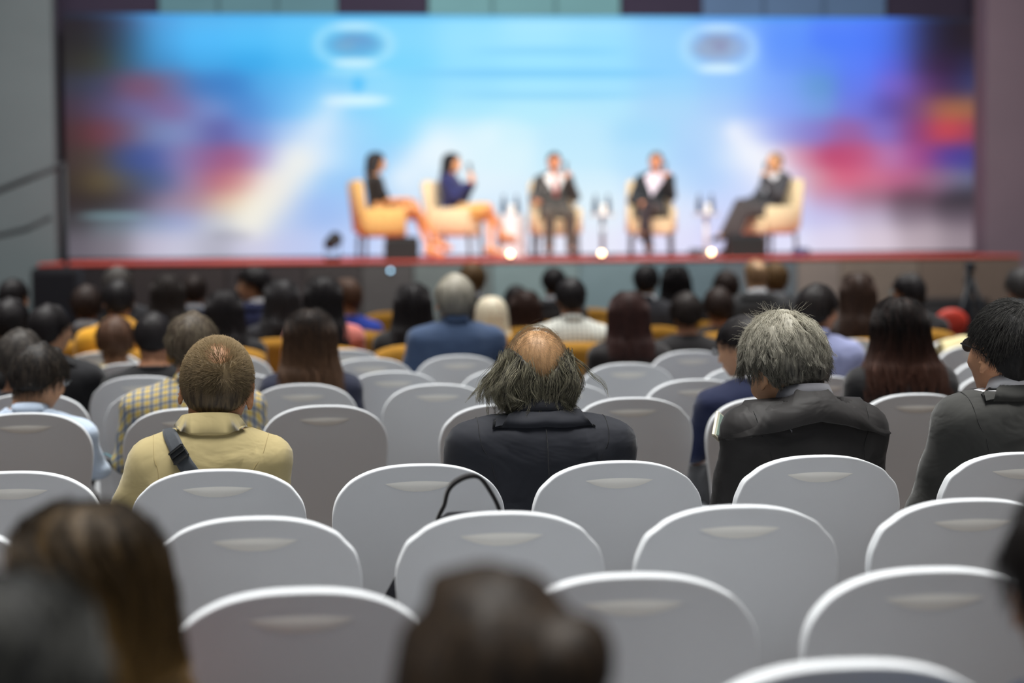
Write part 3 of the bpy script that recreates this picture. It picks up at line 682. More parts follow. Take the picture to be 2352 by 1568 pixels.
# cream jacket hung over a chair at the right
p = at_z(2243, 789, .90)
V = []; F = []; n = 16
prof = [(.12, .30, .62), (.045, .015, .9), (.0, 0, .935), (-.05, .0, .93), (-.07, .0, .85), (-.09, -.0, .70), (-.10, 0, .55)]
for (y, _, z) in prof:
    for i in range(n + 1):
        u = -1 + 2 * i / n; V.append((u * (.21 + (.93 - z) * .12), y + .01 * math.sin(u * 7 + z * 9) - .02, z - .035 * abs(u) ** 3 + .004 * math.sin(u * 11)))
for j in range(len(prof) - 1):
    for i in range(n): a = j * (n + 1) + i; F.append((a, a + 1, a + n + 2, a + n + 1))
jk = mk('draped_jacket', V, F, cloth('cream_wool', rgb(222, 208, 160), bump=.3, scale=10))
jk.location = (p[0], p[1] + .02, 0); m_ = jk.modifiers.new('s', 'SOLIDIFY'); m_.thickness = .012
tag(jk, 'cream jacket draped over a white chair near the tripod', 'jacket')

# ------------------------------------------------------------------ people: bodies grown as smooth distance fields, then posed
import openvdb
def sm01(x): x = np.clip(x, 0, 1); return x * x * (3 - 2 * x)
class Field:
    def __init__(s, lo, hi, h):
        s.lo = np.array(lo, float); s.h = h; s.n = np.ceil((np.array(hi) - s.lo) / h).astype(int) + 1
        s.D = np.full(s.n, 1.0, 'f4'); s.ax = [s.lo[i] + h * np.arange(s.n[i]) for i in range(3)]
    def sl(s, lo, hi, pad):
        r = []
        for i in range(3):
            a = int(max(0, math.floor((lo[i] - pad - s.lo[i]) / s.h))); b = int(min(s.n[i], math.ceil((hi[i] + pad - s.lo[i]) / s.h) + 1)); r.append(slice(a, max(a, b)))
        return tuple(r)
    def grid(s, sl): return np.meshgrid(*[s.ax[i][sl[i]] for i in range(3)], indexing='ij', sparse=True)
    def op(s, fn, lo, hi, k=.02, mode='add'):
        sl = s.sl(lo, hi, k + 4 * s.h)
        if any(q.stop <= q.start for q in sl): return
        X, Y, Z = s.grid(sl); d = fn(X, Y, Z).astype('f4'); a = s.D[sl]
        if mode == 'add': h_ = np.maximum(k - np.abs(a - d), 0) / k; s.D[sl] = np.minimum(a, d) - h_ * h_ * k * .25
        else: d = -d; h_ = np.maximum(k - np.abs(a - d), 0) / k; s.D[sl] = np.maximum(a, d) + h_ * h_ * k * .25
    def ell(s, c, r, k=.02, mode='add', rot=None):
        c = np.array(c, float); r = np.array(r, float); R_ = np.array(rot.to_3x3()).T if rot is not None else None; m = r.max() if rot is not None else r
        def fn(X, Y, Z):
            x, y, z = X - c[0], Y - c[1], Z - c[2]
            if R_ is not None: x, y, z = (R_[0, 0] * x + R_[0, 1] * y + R_[0, 2] * z, R_[1, 0] * x + R_[1, 1] * y + R_[1, 2] * z, R_[2, 0] * x + R_[2, 1] * y + R_[2, 2] * z)
            k0 = np.sqrt((x / r[0]) ** 2 + (y / r[1]) ** 2 + (z / r[2]) ** 2); k1 = np.sqrt((x / r[0] ** 2) ** 2 + (y / r[1] ** 2) ** 2 + (z / r[2] ** 2) ** 2) + 1e-9
            return k0 * (k0 - 1) / k1
        s.op(fn, c - m, c + m, k, mode)
    def cap(s, a, b, ra, rb, k=.02, mode='add'):
        a = np.array(a, float); b = np.array(b, float); ab = b - a; L2 = float(ab @ ab) + 1e-12
        def fn(X, Y, Z):
            t = np.clip(((X - a[0]) * ab[0] + (Y - a[1]) * ab[1] + (Z - a[2]) * ab[2]) / L2, 0, 1)
            return np.sqrt((X - a[0] - t * ab[0]) ** 2 + (Y - a[1] - t * ab[1]) ** 2 + (Z - a[2] - t * ab[2]) ** 2) - (ra + (rb - ra) * t)
        m = max(ra, rb); s.op(fn, np.minimum(a, b) - m, np.maximum(a, b) + m, k, mode)
    def chain(s, P, Rr, k=.02):
        for i in range(len(P) - 1): s.cap(P[i], P[i + 1], Rr[i], Rr[i + 1], k)
    def loft(s, zs, wx, wy, cy, g=0, k=.02, p=2.3):
        zs = np.array(zs); wx = np.array(wx) + g; wy = np.array(wy) + g; cy = np.array(cy)
        def fn(X, Y, Z):
            zz = Z.ravel(); a = np.interp(zz, zs, wx).reshape(Z.shape); b = np.interp(zz, zs, wy).reshape(Z.shape); c = np.interp(zz, zs, cy).reshape(Z.shape)
            q = (np.abs(X / a) ** p + np.abs((Y - c) / b) ** p) ** (1 / p)
            d = (q - 1) * np.minimum(a, b) * .9
            return np.maximum(d, np.maximum(zs[0] - g - Z, Z - zs[-1] - g))
        s.op(fn, (-wx.max(), (cy - wy).min(), zs[0] - g), (wx.max(), (cy + wy).max(), zs[-1] + g), k)
    def cut(s, fn):
        sl = tuple(slice(0, n) for n in s.n); X, Y, Z = s.grid(sl); s.D = np.maximum(s.D, fn(X, Y, Z).astype('f4'))
    def mesh(s, adapt=.25):
        D = np.clip(s.D, -3 * s.h, 3 * s.h).astype('f4')
        G = openvdb.FloatGrid(3 * s.h); G.copyFromArray(D)
        P, T, Q = G.convertToPolygons(isovalue=0.0, adaptivity=adapt)
        P = P * s.h + s.lo
        # orientation check by signed volume
        T = np.asarray(T, 'i8'); Q = np.asarray(Q, 'i8')
        tt = np.concatenate([T, Q[:, [0, 1, 2]], Q[:, [0, 2, 3]]]) if len(Q) else T
        vol = np.einsum('ij,ij->i', P[tt[:, 0]], np.cross(P[tt[:, 1]], P[tt[:, 2]])).sum()
        if vol < 0: T = T[:, ::-1]; Q = Q[:, ::-1]
        return P, (T.astype('i4'), Q.astype('i4'))
    def sample(s, P):
        q = (np.asarray(P) - s.lo) / s.h; i = np.clip(np.floor(q).astype(int), 0, s.n - 2); f = np.clip(q - i, 0, 1); r = 0
        for dx in (0, 1):
            for dy in (0, 1):
                for dz in (0, 1):
                    w = (f[:, 0] if dx else 1 - f[:, 0]) * (f[:, 1] if dy else 1 - f[:, 1]) * (f[:, 2] if dz else 1 - f[:, 2])
                    r = r + w * s.D[i[:, 0] + dx, i[:, 1] + dy, i[:, 2] + dz]
        return r
    def onto(s, P, off=0.0, it=14):
        P = np.array(P, float); e = s.h
        for _ in range(it):
            d = s.sample(P) - off
            g = np.stack([s.sample(P + np.eye(3)[k] * e) - s.sample(P - np.eye(3)[k] * e) for k in range(3)], -1); g /= np.linalg.norm(g, axis=1, keepdims=True) + 1e-9
            P -= g * np.clip(d, -.02, .02)[:, None]
        return P

TZ = [.44, .50, .58, .68, .78, .86, .92, .96, .985, 1.01, 1.035]
TX = [.15, .175, .175, .152, .155, .168, .166, .138, .104, .070, .055]
TY = [.11, .13, .125, .108, .108, .112, .108, .092, .075, .062, .055]
TC = [0, 0, -.01, -.015, -.02, -.025, -.03, -.035, -.037, -.037, -.035]
def lap_joints():
    J = {}
    for s in (-1, 1):
        J[s] = dict(sh=(s * .172, -.03, .908), el=(s * .222, .06, .68), wr=(s * .12, .27, .655), hd=(-s * .25, 1, -.22), hn=(0, -.22, -1), curl=.45,
                    hip=(s * .095, 0, .535), kn=(s * .125, .43, .50), an=(s * .13, .42, .09), toe=(s * .145, .57, .035))
    return J
def hand(F, W_, f, n, s, curl=.45, sc=1.0, fat=0):
    W_ = np.array(W_, float); f = np.array(f, float); f /= np.linalg.norm(f); n = np.array(n, float); n -= f * (n @ f); n /= np.linalg.norm(n)
    l = np.cross(n, f) * s           # towards the little finger
    r = .0085 * sc
    for o_ in (-.026, -.009, .009, .025): F.cap(W_ + l * o_ * .6 * sc, W_ + f * .088 * sc + l * o_ * sc, .015 * sc, .012 * sc, .012)
    for o_, L_ in zip((-.029, -.010, .010, .028), (.068, .078, .072, .056)):
        p = W_ + f * .088 * sc + l * o_ * sc; d, m = f.copy(), n.copy()
        for q, a in ((.45, curl), (.32, curl * .9), (.25, curl * .7)):
            d, m = d * math.cos(a) + m * math.sin(a), m * math.cos(a) - d * math.sin(a)
            p2 = p + d * L_ * q * sc; F.cap(p, p2, r, r * .93, .004); p = p2
    th0 = W_ + f * .022 * sc - l * .022 * sc; d = f * .62 - l * .72 + n * .25; d /= np.linalg.norm(d); p1 = th0 + d * .045 * sc
    d = f * .85 - l * .3 + n * .35; d /= np.linalg.norm(d); F.cap(th0, p1, .0125 * sc, .0105 * sc, .008); F.cap(p1, p1 + d * .034 * sc, .010 * sc, .009 * sc, .004)
def add_hand(F, j, s, sc=1.0):
    f = np.array(j['hd'], float); f /= np.linalg.norm(f); n = np.array(j['hn'], float); n -= f * (n @ f); n /= np.linalg.norm(n)
    hand(F, j['wr'], f, n, s, j['curl'], sc)
SK_C, SK_R = np.array((0, -.008, 1.182)), np.array((.077, .097, .09))
def add_head(F, face=True):
    F.ell(SK_C, SK_R, .01)
    F.ell((0, .035, 1.115), (.060, .058, .066), .03)            # jaw and face mass
    F.ell((0, .066, 1.072), (.026, .022, .020), .02)            # chin
    F.ell((0, .062, 1.203), (.058, .036, .03), .02)             # brow
    F.cap((0, .092, 1.168), (0, .112, 1.134), .008, .0125, .012)   # nose
    for s in (-1, 1):
        F.ell((s * .011, .100, 1.130), (.009, .010, .008), .006)
        F.ell((s * .031, .094, 1.170), (.017, .013, .011), .008, 'sub')
        F.ell((s * .031, .081, 1.170), (.0135, .0125, .0125), .003)   # eyeball with lids
        F.ell((s * .043, .064, 1.135), (.022, .026, .022), .02)     # cheek
        rot = Matrix.Rotation(-s * .42, 3, 'Z') @ Matrix.Rotation(-.15, 3, 'X')
        F.ell((s * .0835, -.010, 1.150), (.0065, .019, .033), .006, 'add', rot)
        F.ell((s * .0885, -.006, 1.153), (.005, .011, .018), .004, 'sub', rot)
        F.ell((s * .083, -.002, 1.122), (.006, .009, .010), .005)
    F.ell((0, .094, 1.106), (.021, .010, .0045), .005); F.ell((0, .093, 1.097), (.019, .0105, .0055), .005)
    F.cap((0, -.022, 1.12), (0, -.035, 1.0), .055, .058, .03)
def add_arm(F, j, g, part=2, k=.02, open_=0):
    F.cap(j['sh'], j['el'], .050 + g, .039 + g, k)
    if part == 2:
        F.cap(j['el'], j['wr'], .037 + g, .026 + g + open_, k)
def add_leg(F, j, g, k=.03, foot=True):
    F.cap(j['hip'], j['kn'], .082 + g, .055 + g, k); F.cap(j['kn'], j['an'], .052 + g, .036 + g, k)
    if foot: F.cap(j['an'], (j['toe'][0], j['toe'][1], j['toe'][2]), .038, .030, .02)
def add_traps(F, J, g, k=.03):
    for s in (-1, 1):
        sh = np.array(J[s]['sh']); F.cap((s * .035, -.036, .992), sh + (0, 0, .012), .040 + g, .042 + g, k); F.ell(sh, (.053 + g,) * 3, k)
_cache = {}
def bounds(J, pad=.14):
    P = np.array([J[s][q] for s in (-1, 1) for q in ('sh', 'el', 'wr', 'kn', 'an', 'toe')] + [(0, -.15, .4), (0, .12, 1.28)])
    return P.min(0) - pad, P.max(0) + pad
def body(key, J, h, legs=True, arms_skin=True):
    ck = ('body', key, h)
    if ck in _cache: return _cache[ck]
    lo, hi = bounds(J); F = Field(lo, hi, h)
    F.loft(TZ, TX, TY, TC, -.004, .03)
    add_traps(F, J, -.004)
    for s in (-1, 1): add_arm(F, J[s], -.003); add_leg(F, J[s], -.004)
    add_head(F)
    for s in (-1, 1): add_hand(F, J[s], s)
    _cache[ck] = F.mesh(.35); return _cache[ck]
def garment(key, kind, J, h, extra=0.0):
    ck = ('g', key, kind, h, extra)
    if ck in _cache: return _cache[ck]
    lo, hi = bounds(J); lo[2] = .38; F = Field(lo, hi, h); g = {'suit': .020, 'polo': .012, 'shirt': .013, 'top': .011, 'dress': .009, 'vest': .008}[kind] + extra
    F.loft(TZ[:-1], TX[:-1], TY[:-1], TC[:-1], g, .03, 2.5)
    add_traps(F, J, g + (.004 if kind == 'suit' else 0))
    if kind == 'suit':
        for s in (-1, 1):
            sh = np.array(J[s]['sh']); F.ell(sh + (s * .010, 0, .030), (.05, .062, .024), .03)
    for s in (-1, 1):
        if kind == 'vest': continue
        j = dict(J[s])
        if kind in ('polo', 'dress'):
            a, b_ = np.array(j['sh']), np.array(j['el']); F.cap(a, a + (b_ - a) * .78, .050 + g, .047 + g + .006, .03)
        else: add_arm(F, j, g, 2, .03, .006 if kind == 'suit' else .002)
    if kind in ('suit', 'shirt', 'polo'):   # cloth folds as real relief
        sl = tuple(slice(0, n) for n in F.n); X, Y, Z = F.grid(sl)
        A = .0035 if kind == 'suit' else .003
        F.D = F.D + (A * np.sin(24 * Z + 9 * X + 6 * np.sin(7 * X + 5 * Y)) * np.exp(-((Z - .82) / .16) ** 2) + A * .7 * np.sin(38 * X + 22 * Z + 4 * np.sin(9 * Z)) * sm01((1.0 - Z) / .2)).astype('f4')
    F.cut(lambda X, Y, Z: np.minimum((Z - 1.004) + .55 * np.maximum(Y + .02, 0), .079 - np.sqrt(X ** 2 + (Y + .03) ** 2)))
    F.cut(lambda X, Y, Z: Z - 1.05 + 0 * X + 0 * Y)
    if kind == 'suit': F.cut(lambda X, Y, Z: np.minimum(np.minimum(.55 * (Z - .72) - np.abs(X) - .004, Y - .03), Z - .70) * .8)
    if kind == 'dress': F.cut(lambda X, Y, Z: (Z - .985) + 0 * X + 0 * Y)
    _cache[ck] = F.mesh(.2) + (F,); return _cache[ck]
def trousers(key, J, h, skirt=False):
    ck = ('t', key, h, skirt)
    if ck in _cache: return _cache[ck]
    lo, hi = bounds(J); hi[2] = .78; F = Field(lo, hi, h)
    F.loft(TZ[:4], TX[:4], TY[:4], TC[:4], .010, .03)
    for s in (-1, 1):
        j = J[s]
        if skirt: F.cap(j['hip'], np.array(j['hip']) + (np.array(j['kn']) - j['hip']) * .86, .098, .075, .06)
        else:
            add_leg(F, j, .014, .03, False)
            F.cap(np.array(j['kn']), np.array(j['an']), .066, .056, .02)
    if skirt: F.cap((0, .05, .53), (0, .33, .51), .09, .07, .06)
    a = np.array([J[-1]['an'], J[1]['an']])
    _cache[ck] = F.mesh(.4); return _cache[ck]
def shoe(j, h=.009):
    ck = ('shoe', tuple(j['an']), tuple(j['toe']), h)
    if ck in _cache: return _cache[ck]
    a, t = np.array(j['an'], float), np.array(j['toe'], float); lo, hi = np.minimum(a, t) - .1, np.maximum(a, t) + .1; F = Field(lo, hi, h)
    d = t - a; F.cap(a - d * .25 + (0, 0, -.02), t, .044, .036, .02); F.cap(a + (0, 0, .01), a - d * .1 + (0, 0, -.02), .044, .046, .02)
    _cache[ck] = F.mesh(.2); return _cache[ck]

# --- hair caps in the canonical head frame
def hair_cap(style, h):
    ck = ('hair', style, h)
    if ck in _cache: return _cache[ck]
    lo, hi = (-.16, -.18, .98), (.16, .15, 1.34); F = Field(lo, hi, h)
    g = {'crop': .005, 'short': .012, 'full': .019, 'bald_ring': .004, 'bun': .014, 'curly': .022}.get(style, .012)
    F.ell(SK_C + (0, -.002, .001), SK_R + g, .01)
    if style in ('short', 'full', 'curly', 'bald_ring', 'bun'): F.ell((0, -.050, 1.135), (.066 + g * .6, .052 + g * .5, .060), .03)
    if style == 'crop': F.ell((0, -.052, 1.135), (.062, .046, .05), .03)
    if style == 'bun':
        F.ell((.070, -.050, 1.195), (.042, .055, .055), .006); F.ell((.084, -.045, 1.13), (.034, .044, .045), .008); F.ell((-.075, -.03, 1.16), (.03, .07, .07), .02)
        F.ell((-.02, .0, 1.262), (.05, .07, .025), .02)
    sl = tuple(slice(0, n) for n in F.n); X, Y, Z = F.grid(sl)
    A = {'crop': .0008, 'short': .0022, 'full': .004, 'curly': .006, 'bald_ring': .001, 'bun': .003}.get(style, .002)
    F.D = F.D + (A * (np.sin(70 * X + 25 * Z + 3 * np.sin(30 * Y)) + np.sin(62 * Y + 31 * X - 20 * Z + 2 * np.sin(41 * X)))).astype('f4')
    # hairline: forehead to ear to nape
    if style == 'crop': F.cut(lambda X, Y, Z: (np.where(Y > -.02, 1.158 + .72 * (Y + .02), 1.158 + .95 * (Y + .02)) - Z) * .8 + 0 * X)
    else: F.cut(lambda X, Y, Z: (np.where(Y > -.03, 1.142 + .74 * (Y + .03), 1.142 + 1.0 * (Y + .03)) - Z) * .8 + 0 * X)
    # clear the ears
    for s in (-1, 1): F.ell((s * .092, .002, 1.143), (.022, .026, .034), .008, 'sub')
    if style == 'bald_ring':
        F.cut(lambda X, Y, Z: (Z - np.where(Y < 0, 1.130 + 1.4 * np.abs(X), 1.215)) * .6)
    F.ell(SK_C + (0, .006, -.003), SK_R - .009, .004, 'sub')
    _cache[ck] = F.mesh(.25); return _cache[ck]
LZ = np.array([1.283, 1.278, 1.262, 1.235, 1.20, 1.16, 1.12, 1.07, 1.02, .97, .92, .87, .82, .78])
LX = np.array([.012, .035, .060, .080, .091, .096, .098, .100, .103, .108, .112, .112, .105, .09])
LY = np.array([.014, .042, .074, .097, .108, .110, .105, .094, .085, .080, .070, .055, .045, .035])
LC = np.array([-.008, -.008, -.008, -.008, -.010, -.014, -.020, -.032, -.048, -.068, -.088, -.108, -.122, -.13])
def long_hair(zend, seed, nz=30, na=56, spread=1.0):
    """shell over the head and down the back, open at the face"""
    rs = np.random.RandomState(seed); out = []
    zs = 1.283 - (1.283 - zend) * np.linspace(0, 1, nz) ** 1.25
    V = []; ph = rs.rand(6) * 6
    for sgn, th in ((1, .006), (-1, -.004)):
        for iz, z in enumerate(zs):
            rx, ry, cy = np.interp(-z, -LZ, LX), np.interp(-z, -LZ, LY), np.interp(-z, -LZ, LC)
            op = .12 if z > 1.235 else min(1.05, .12 + (1.235 - z) / .05 * .9)
            if z < 1.06: op = 1.05 + (1.06 - z) * 3.2
            op = min(op, 1.75)
            for ia in range(na + 1):
                a = math.pi / 2 + op + (2 * math.pi - 2 * op) * ia / na
                t = (1.283 - z) / .45
                w = 1 + (.035 * math.sin(9 * a + ph[0] + 3 * z) + .02 * math.sin(21 * a + ph[1] + 8 * z) + .012 * math.sin(37 * a + ph[2])) * min(1, t * 1.6)
                edge = 1 - .25 * (z < 1.0) * abs(2 * ia / na - 1) ** 4
                x, y = (rx * w * (1 + (spread - 1) * sm01((1.12 - z) / max(.05, 1.12 - zend))) + th) * math.cos(a) * edge, cy + (ry * w + th) * math.sin(a)
                zz = z + (.022 * math.sin(5 * a + ph[3]) + .014 * math.sin(17 * a + ph[4]) + .008 * math.sin(43 * a + ph[5])) * (iz / nz) ** 3 * 1.3
                V.append((x, y, zz))
    m = nz * (na + 1); F = []
    for i in range(nz - 1):
        for k in range(na):
            a = i * (na + 1) + k; F += [(a, a + na + 1, a + na + 2, a + 1), (m + a, m + a + 1, m + a + na + 2, m + a + na + 1)]
    for i in range(nz - 1):
        for k in (0, na):
            a = i * (na + 1) + k; b_ = a + na + 1; F.append((a, m + a, m + b_, b_) if k == 0 else (a, b_, m + b_, m + a))
    for k in range(na): a = (nz - 1) * (na + 1) + k; F.append((a, m + a, m + a + 1, a + 1))
    F.append(tuple(range(na, -1, -1)))
    return np.array(V), F

# --- hair strands
def strands_mesh(name, P, rad, mat, parent, taper=.35):
    """P: (n, k, 3) polylines -> curves object"""
    n, k, _ = P.shape
    c = bpy.data.hair_curves.new(name); c.add_curves([k] * n)
    c.attributes['position'].data.foreach_set('vector', P.astype('f4').ravel())
    ra = c.attributes.new('radius', 'FLOAT', 'POINT'); t = np.linspace(0, 1, k); ra.data.foreach_set('value', np.tile(rad * (1 - (1 - taper) * t), n).astype('f4'))
    c.materials.append(mat); return link(name, c, None, parent)
def roots(n, rs, region):
    out = np.zeros((0, 3))
    while len(out) < n:
        d = rs.normal(size=(n * 2, 3)); d /= np.linalg.norm(d, axis=1, keepdims=True); p = SK_C + d * SK_R
        out = np.concatenate([out, p[region(p, rs)]])
    return out[:n]
def hairline(p, off=0.0):
    y, z = p[:, 1], p[:, 2]
    lim = np.where(y > -.03, 1.142 + .74 * (y + .03), 1.142 + 1.0 * (y + .03)) + off
    ear = ((p[:, 1] - .002) / .022) ** 2 + ((p[:, 2] - 1.140) / .030) ** 2 < 1
    return (z > lim) & ~ear
def grow(p0, d0, L_, k, rs, grav=.1, noise=.1, lift=.012, neck=True, turb=0, pull=0):
    n = len(p0); P = np.zeros((n, k, 3)); P[:, 0] = p0; d = d0.copy(); step = (L_ / (k - 1))[:, None]
    for i in range(1, k):
        q = P[:, i - 1]
        d = d + np.array((0, 0, -grav)) + rs.normal(size=(n, 3)) * noise
        if turb: d = d + turb * np.stack([np.sin(q[:, 2] * 60 + q[:, 0] * 90 + i), np.sin(q[:, 2] * 50 + q[:, 1] * 80 + 2), 0 * q[:, 0]], -1)
        if pull: w_ = (q[:, 2:3] < 1.14) * pull; d[:, :2] -= (q[:, :2] - (0, -.03)) * w_
        d /= np.linalg.norm(d, axis=1, keepdims=True); q = q + d * step
        rel = (q - SK_C) / (SK_R + .002 + lift * i / k); m = np.linalg.norm(rel, axis=1); ins = m < 1
        q[ins] = SK_C + (rel[ins] / m[ins][:, None]) * (SK_R + .002 + lift * i / k)
        if neck:   # stay outside neck and shoulders
            lowm = q[:, 2] < 1.12; rr = np.hypot(q[:, 0], (q[:, 1] + .03)); R0 = np.where(q[:, 2] < 1.0, .075 + (1.0 - q[:, 2]) * .9, .066); bad = lowm & (rr < R0)
            sc = (R0 / np.maximum(rr, 1e-4))[:, None]; q2 = q.copy(); q2[:, :2] = (q[:, :2] - (0, -.03)) * sc + (0, -.03); q[bad] = q2[bad]
        P[:, i] = q
    return P
def locks(G, per, rs, r0=.006, r1=.002, wave=0.0):
    """child strands gathered around guide curves G (n,k,3)"""
    n, k, _ = G.shape; t = np.linspace(0, 1, k)[None, :, None]
    C = np.repeat(G, per, 0); off = rs.normal(size=(n * per, 1, 3)); rr = r0 + (r1 - r0) * t ** .7
    ph = np.repeat(rs.rand(n, 1, 3) * 6, per, 0) + rs.normal(size=(n * per, 1, 3)) * .3; fr = np.repeat(5 + 6 * rs.rand(n, 1, 1), per, 0)
    C = C + off * rr + wave * t * np.sin(fr * t + ph); e = rs.rand(n * per)[:, None, None]
    return C + (C[:, -1:] - C[:, -2:-1]) * t * (e - .5) * 2
def flow_from(p, whorl, up=0.25):
    n = (p - SK_C) / SK_R ** 2; n /= np.linalg.norm(n, axis=1, keepdims=True)
    v = p - np.array(whorl); v = v - n * (v * n).sum(1, keepdims=True); L_ = np.linalg.norm(v, axis=1, keepdims=True) + 1e-6; v = v / L_
    tw = np.cross(n, v); s = v + tw * .35 * np.exp(-L_ / .04); s /= np.linalg.norm(s, axis=1, keepdims=True)
    d = s * (1 - up) + n * up; return d / np.linalg.norm(d, axis=1, keepdims=True), n

# --- person assembly
NECK = np.array((0, -.025, 1.06))
def deformer(sw=1.0, dz=0.0, lean=0.0, yaw=0, pitch=0, roll=0, hs=1.0, dep=1.0, fwd=0.0, lat=0.0, drop=None):
    hs = np.array(hs if hasattr(hs, '__len__') else (hs,) * 3, float)
    drop = .018 + (hs[2] - 1) * .24 if drop is None else drop
    Rz = Matrix.Rotation(math.radians(yaw), 3, 'Z') @ Matrix.Rotation(math.radians(pitch), 3, 'X') @ Matrix.Rotation(math.radians(roll), 3, 'Y')
    A = np.array(Rz)
    def D(P, hair=False, collar=False):
        P = np.array(P, float).copy(); z = P[..., 2]
        wh = sm01((z - (1.0 if not hair else .98)) / .07)[..., None]
        up = sm01((z - .95) / .10)
        P[..., 0] *= sw + (1 - sw) * up
        if hair: pass
        Q = (P - NECK) * (1 + (hs - 1) * wh); Qr = Q @ A.T
        if collar: P[..., :2] = NECK[:2] + (P[..., :2] - NECK[:2]) * (1 + (hs[:2] - 1) * .65 * sm01((z - .975) / .06)[..., None]); wh = wh * 0
        else: P = NECK + Q * (1 - wh) + Qr * wh
        t = sm01((z - .55) / .45)
        P[..., 2] -= drop * wh[..., 0]; P[..., 0] += lat * t ** 1.5
        P[..., 2] += dz * t; P[..., 1] += lean * t ** 1.5 + fwd * sm01((z - 1.0) / .1)
        return P
    return D
def collar_mesh(style, F_=None):
    # closed cross-section swept around the neck; radius, height relative to 1.0
    S = {'suit': [(.060, -.02), (.059, .018), (.066, .024), (.090, -.008), (.103, -.026)], 'polo': [(.063, -.02), (.061, .046), (.068, .050), (.086, .0), (.080, -.010)],
         'shirt': [(.059, -.01), (.056, .042), (.061, .045), (.076, .012), (.07, .004)], 'crew': [(.062, -.012), (.058, .010), (.066, .013), (.074, -.008)],
         'wide': [(.066, -.015), (.064, .018), (.075, .024), (.12, .006), (.165, -.030), (.150, -.040), (.1, -.02)]}[style]
    V = []; F = []; n = 40; m = len(S); amax = math.radians(150 if style != 'crew' else 180)
    for i in range(n + 1):
        a = -amax + 2 * amax * i / n; f = (1 - math.cos(a)) / 2
        for r, z in S:
            rr = r * (1 + .10 * abs(math.sin(a))) + (0 if style != 'suit' else .004 * f)
            if style == 'wide' and r > .1: rr = r * (1 + .28 * abs(math.sin(a)) ** 2)
            drop = (.045 if style != 'crew' else .03) * f ** 1.2 + (0 if r < .08 else (r - .075) * .55 * abs(math.sin(a)))
            V.append((rr * math.sin(a), -.034 - rr * (1.06 if math.cos(a) > 0 else .9) * math.cos(a) + .012 * f, 1.006 + z - drop))
    if F_ is not None:
        V = np.array(V); out = np.tile(np.array([r >= .073 for r, z in S]), n + 1); low = F_.onto(V[out], .0055); V[out] = np.where((F_.sample(V[out]) < .0055)[:, None], low, V[out] * .35 + low * .65)
    for i in range(n):
        for k in range(m): F.append((i * m + k, i * m + (k + 1) % m, (i + 1) * m + (k + 1) % m, (i + 1) * m + k))
    F += [tuple(range(m - 1, -1, -1)), tuple(n * m + k for k in range(m))]
    return V, F
SKIN1 = rgb(198, 142, 108); SKIN2 = rgb(214, 164, 128); SKIN3 = rgb(178, 122, 90)
BLACKH = rgb(26, 22, 24); DARKB = rgb(44, 32, 28); BROWN = rgb(78, 54, 40); GREYD = rgb(62, 60, 58); GREYL = rgb(176, 172, 160)
PCOUNT = [0]
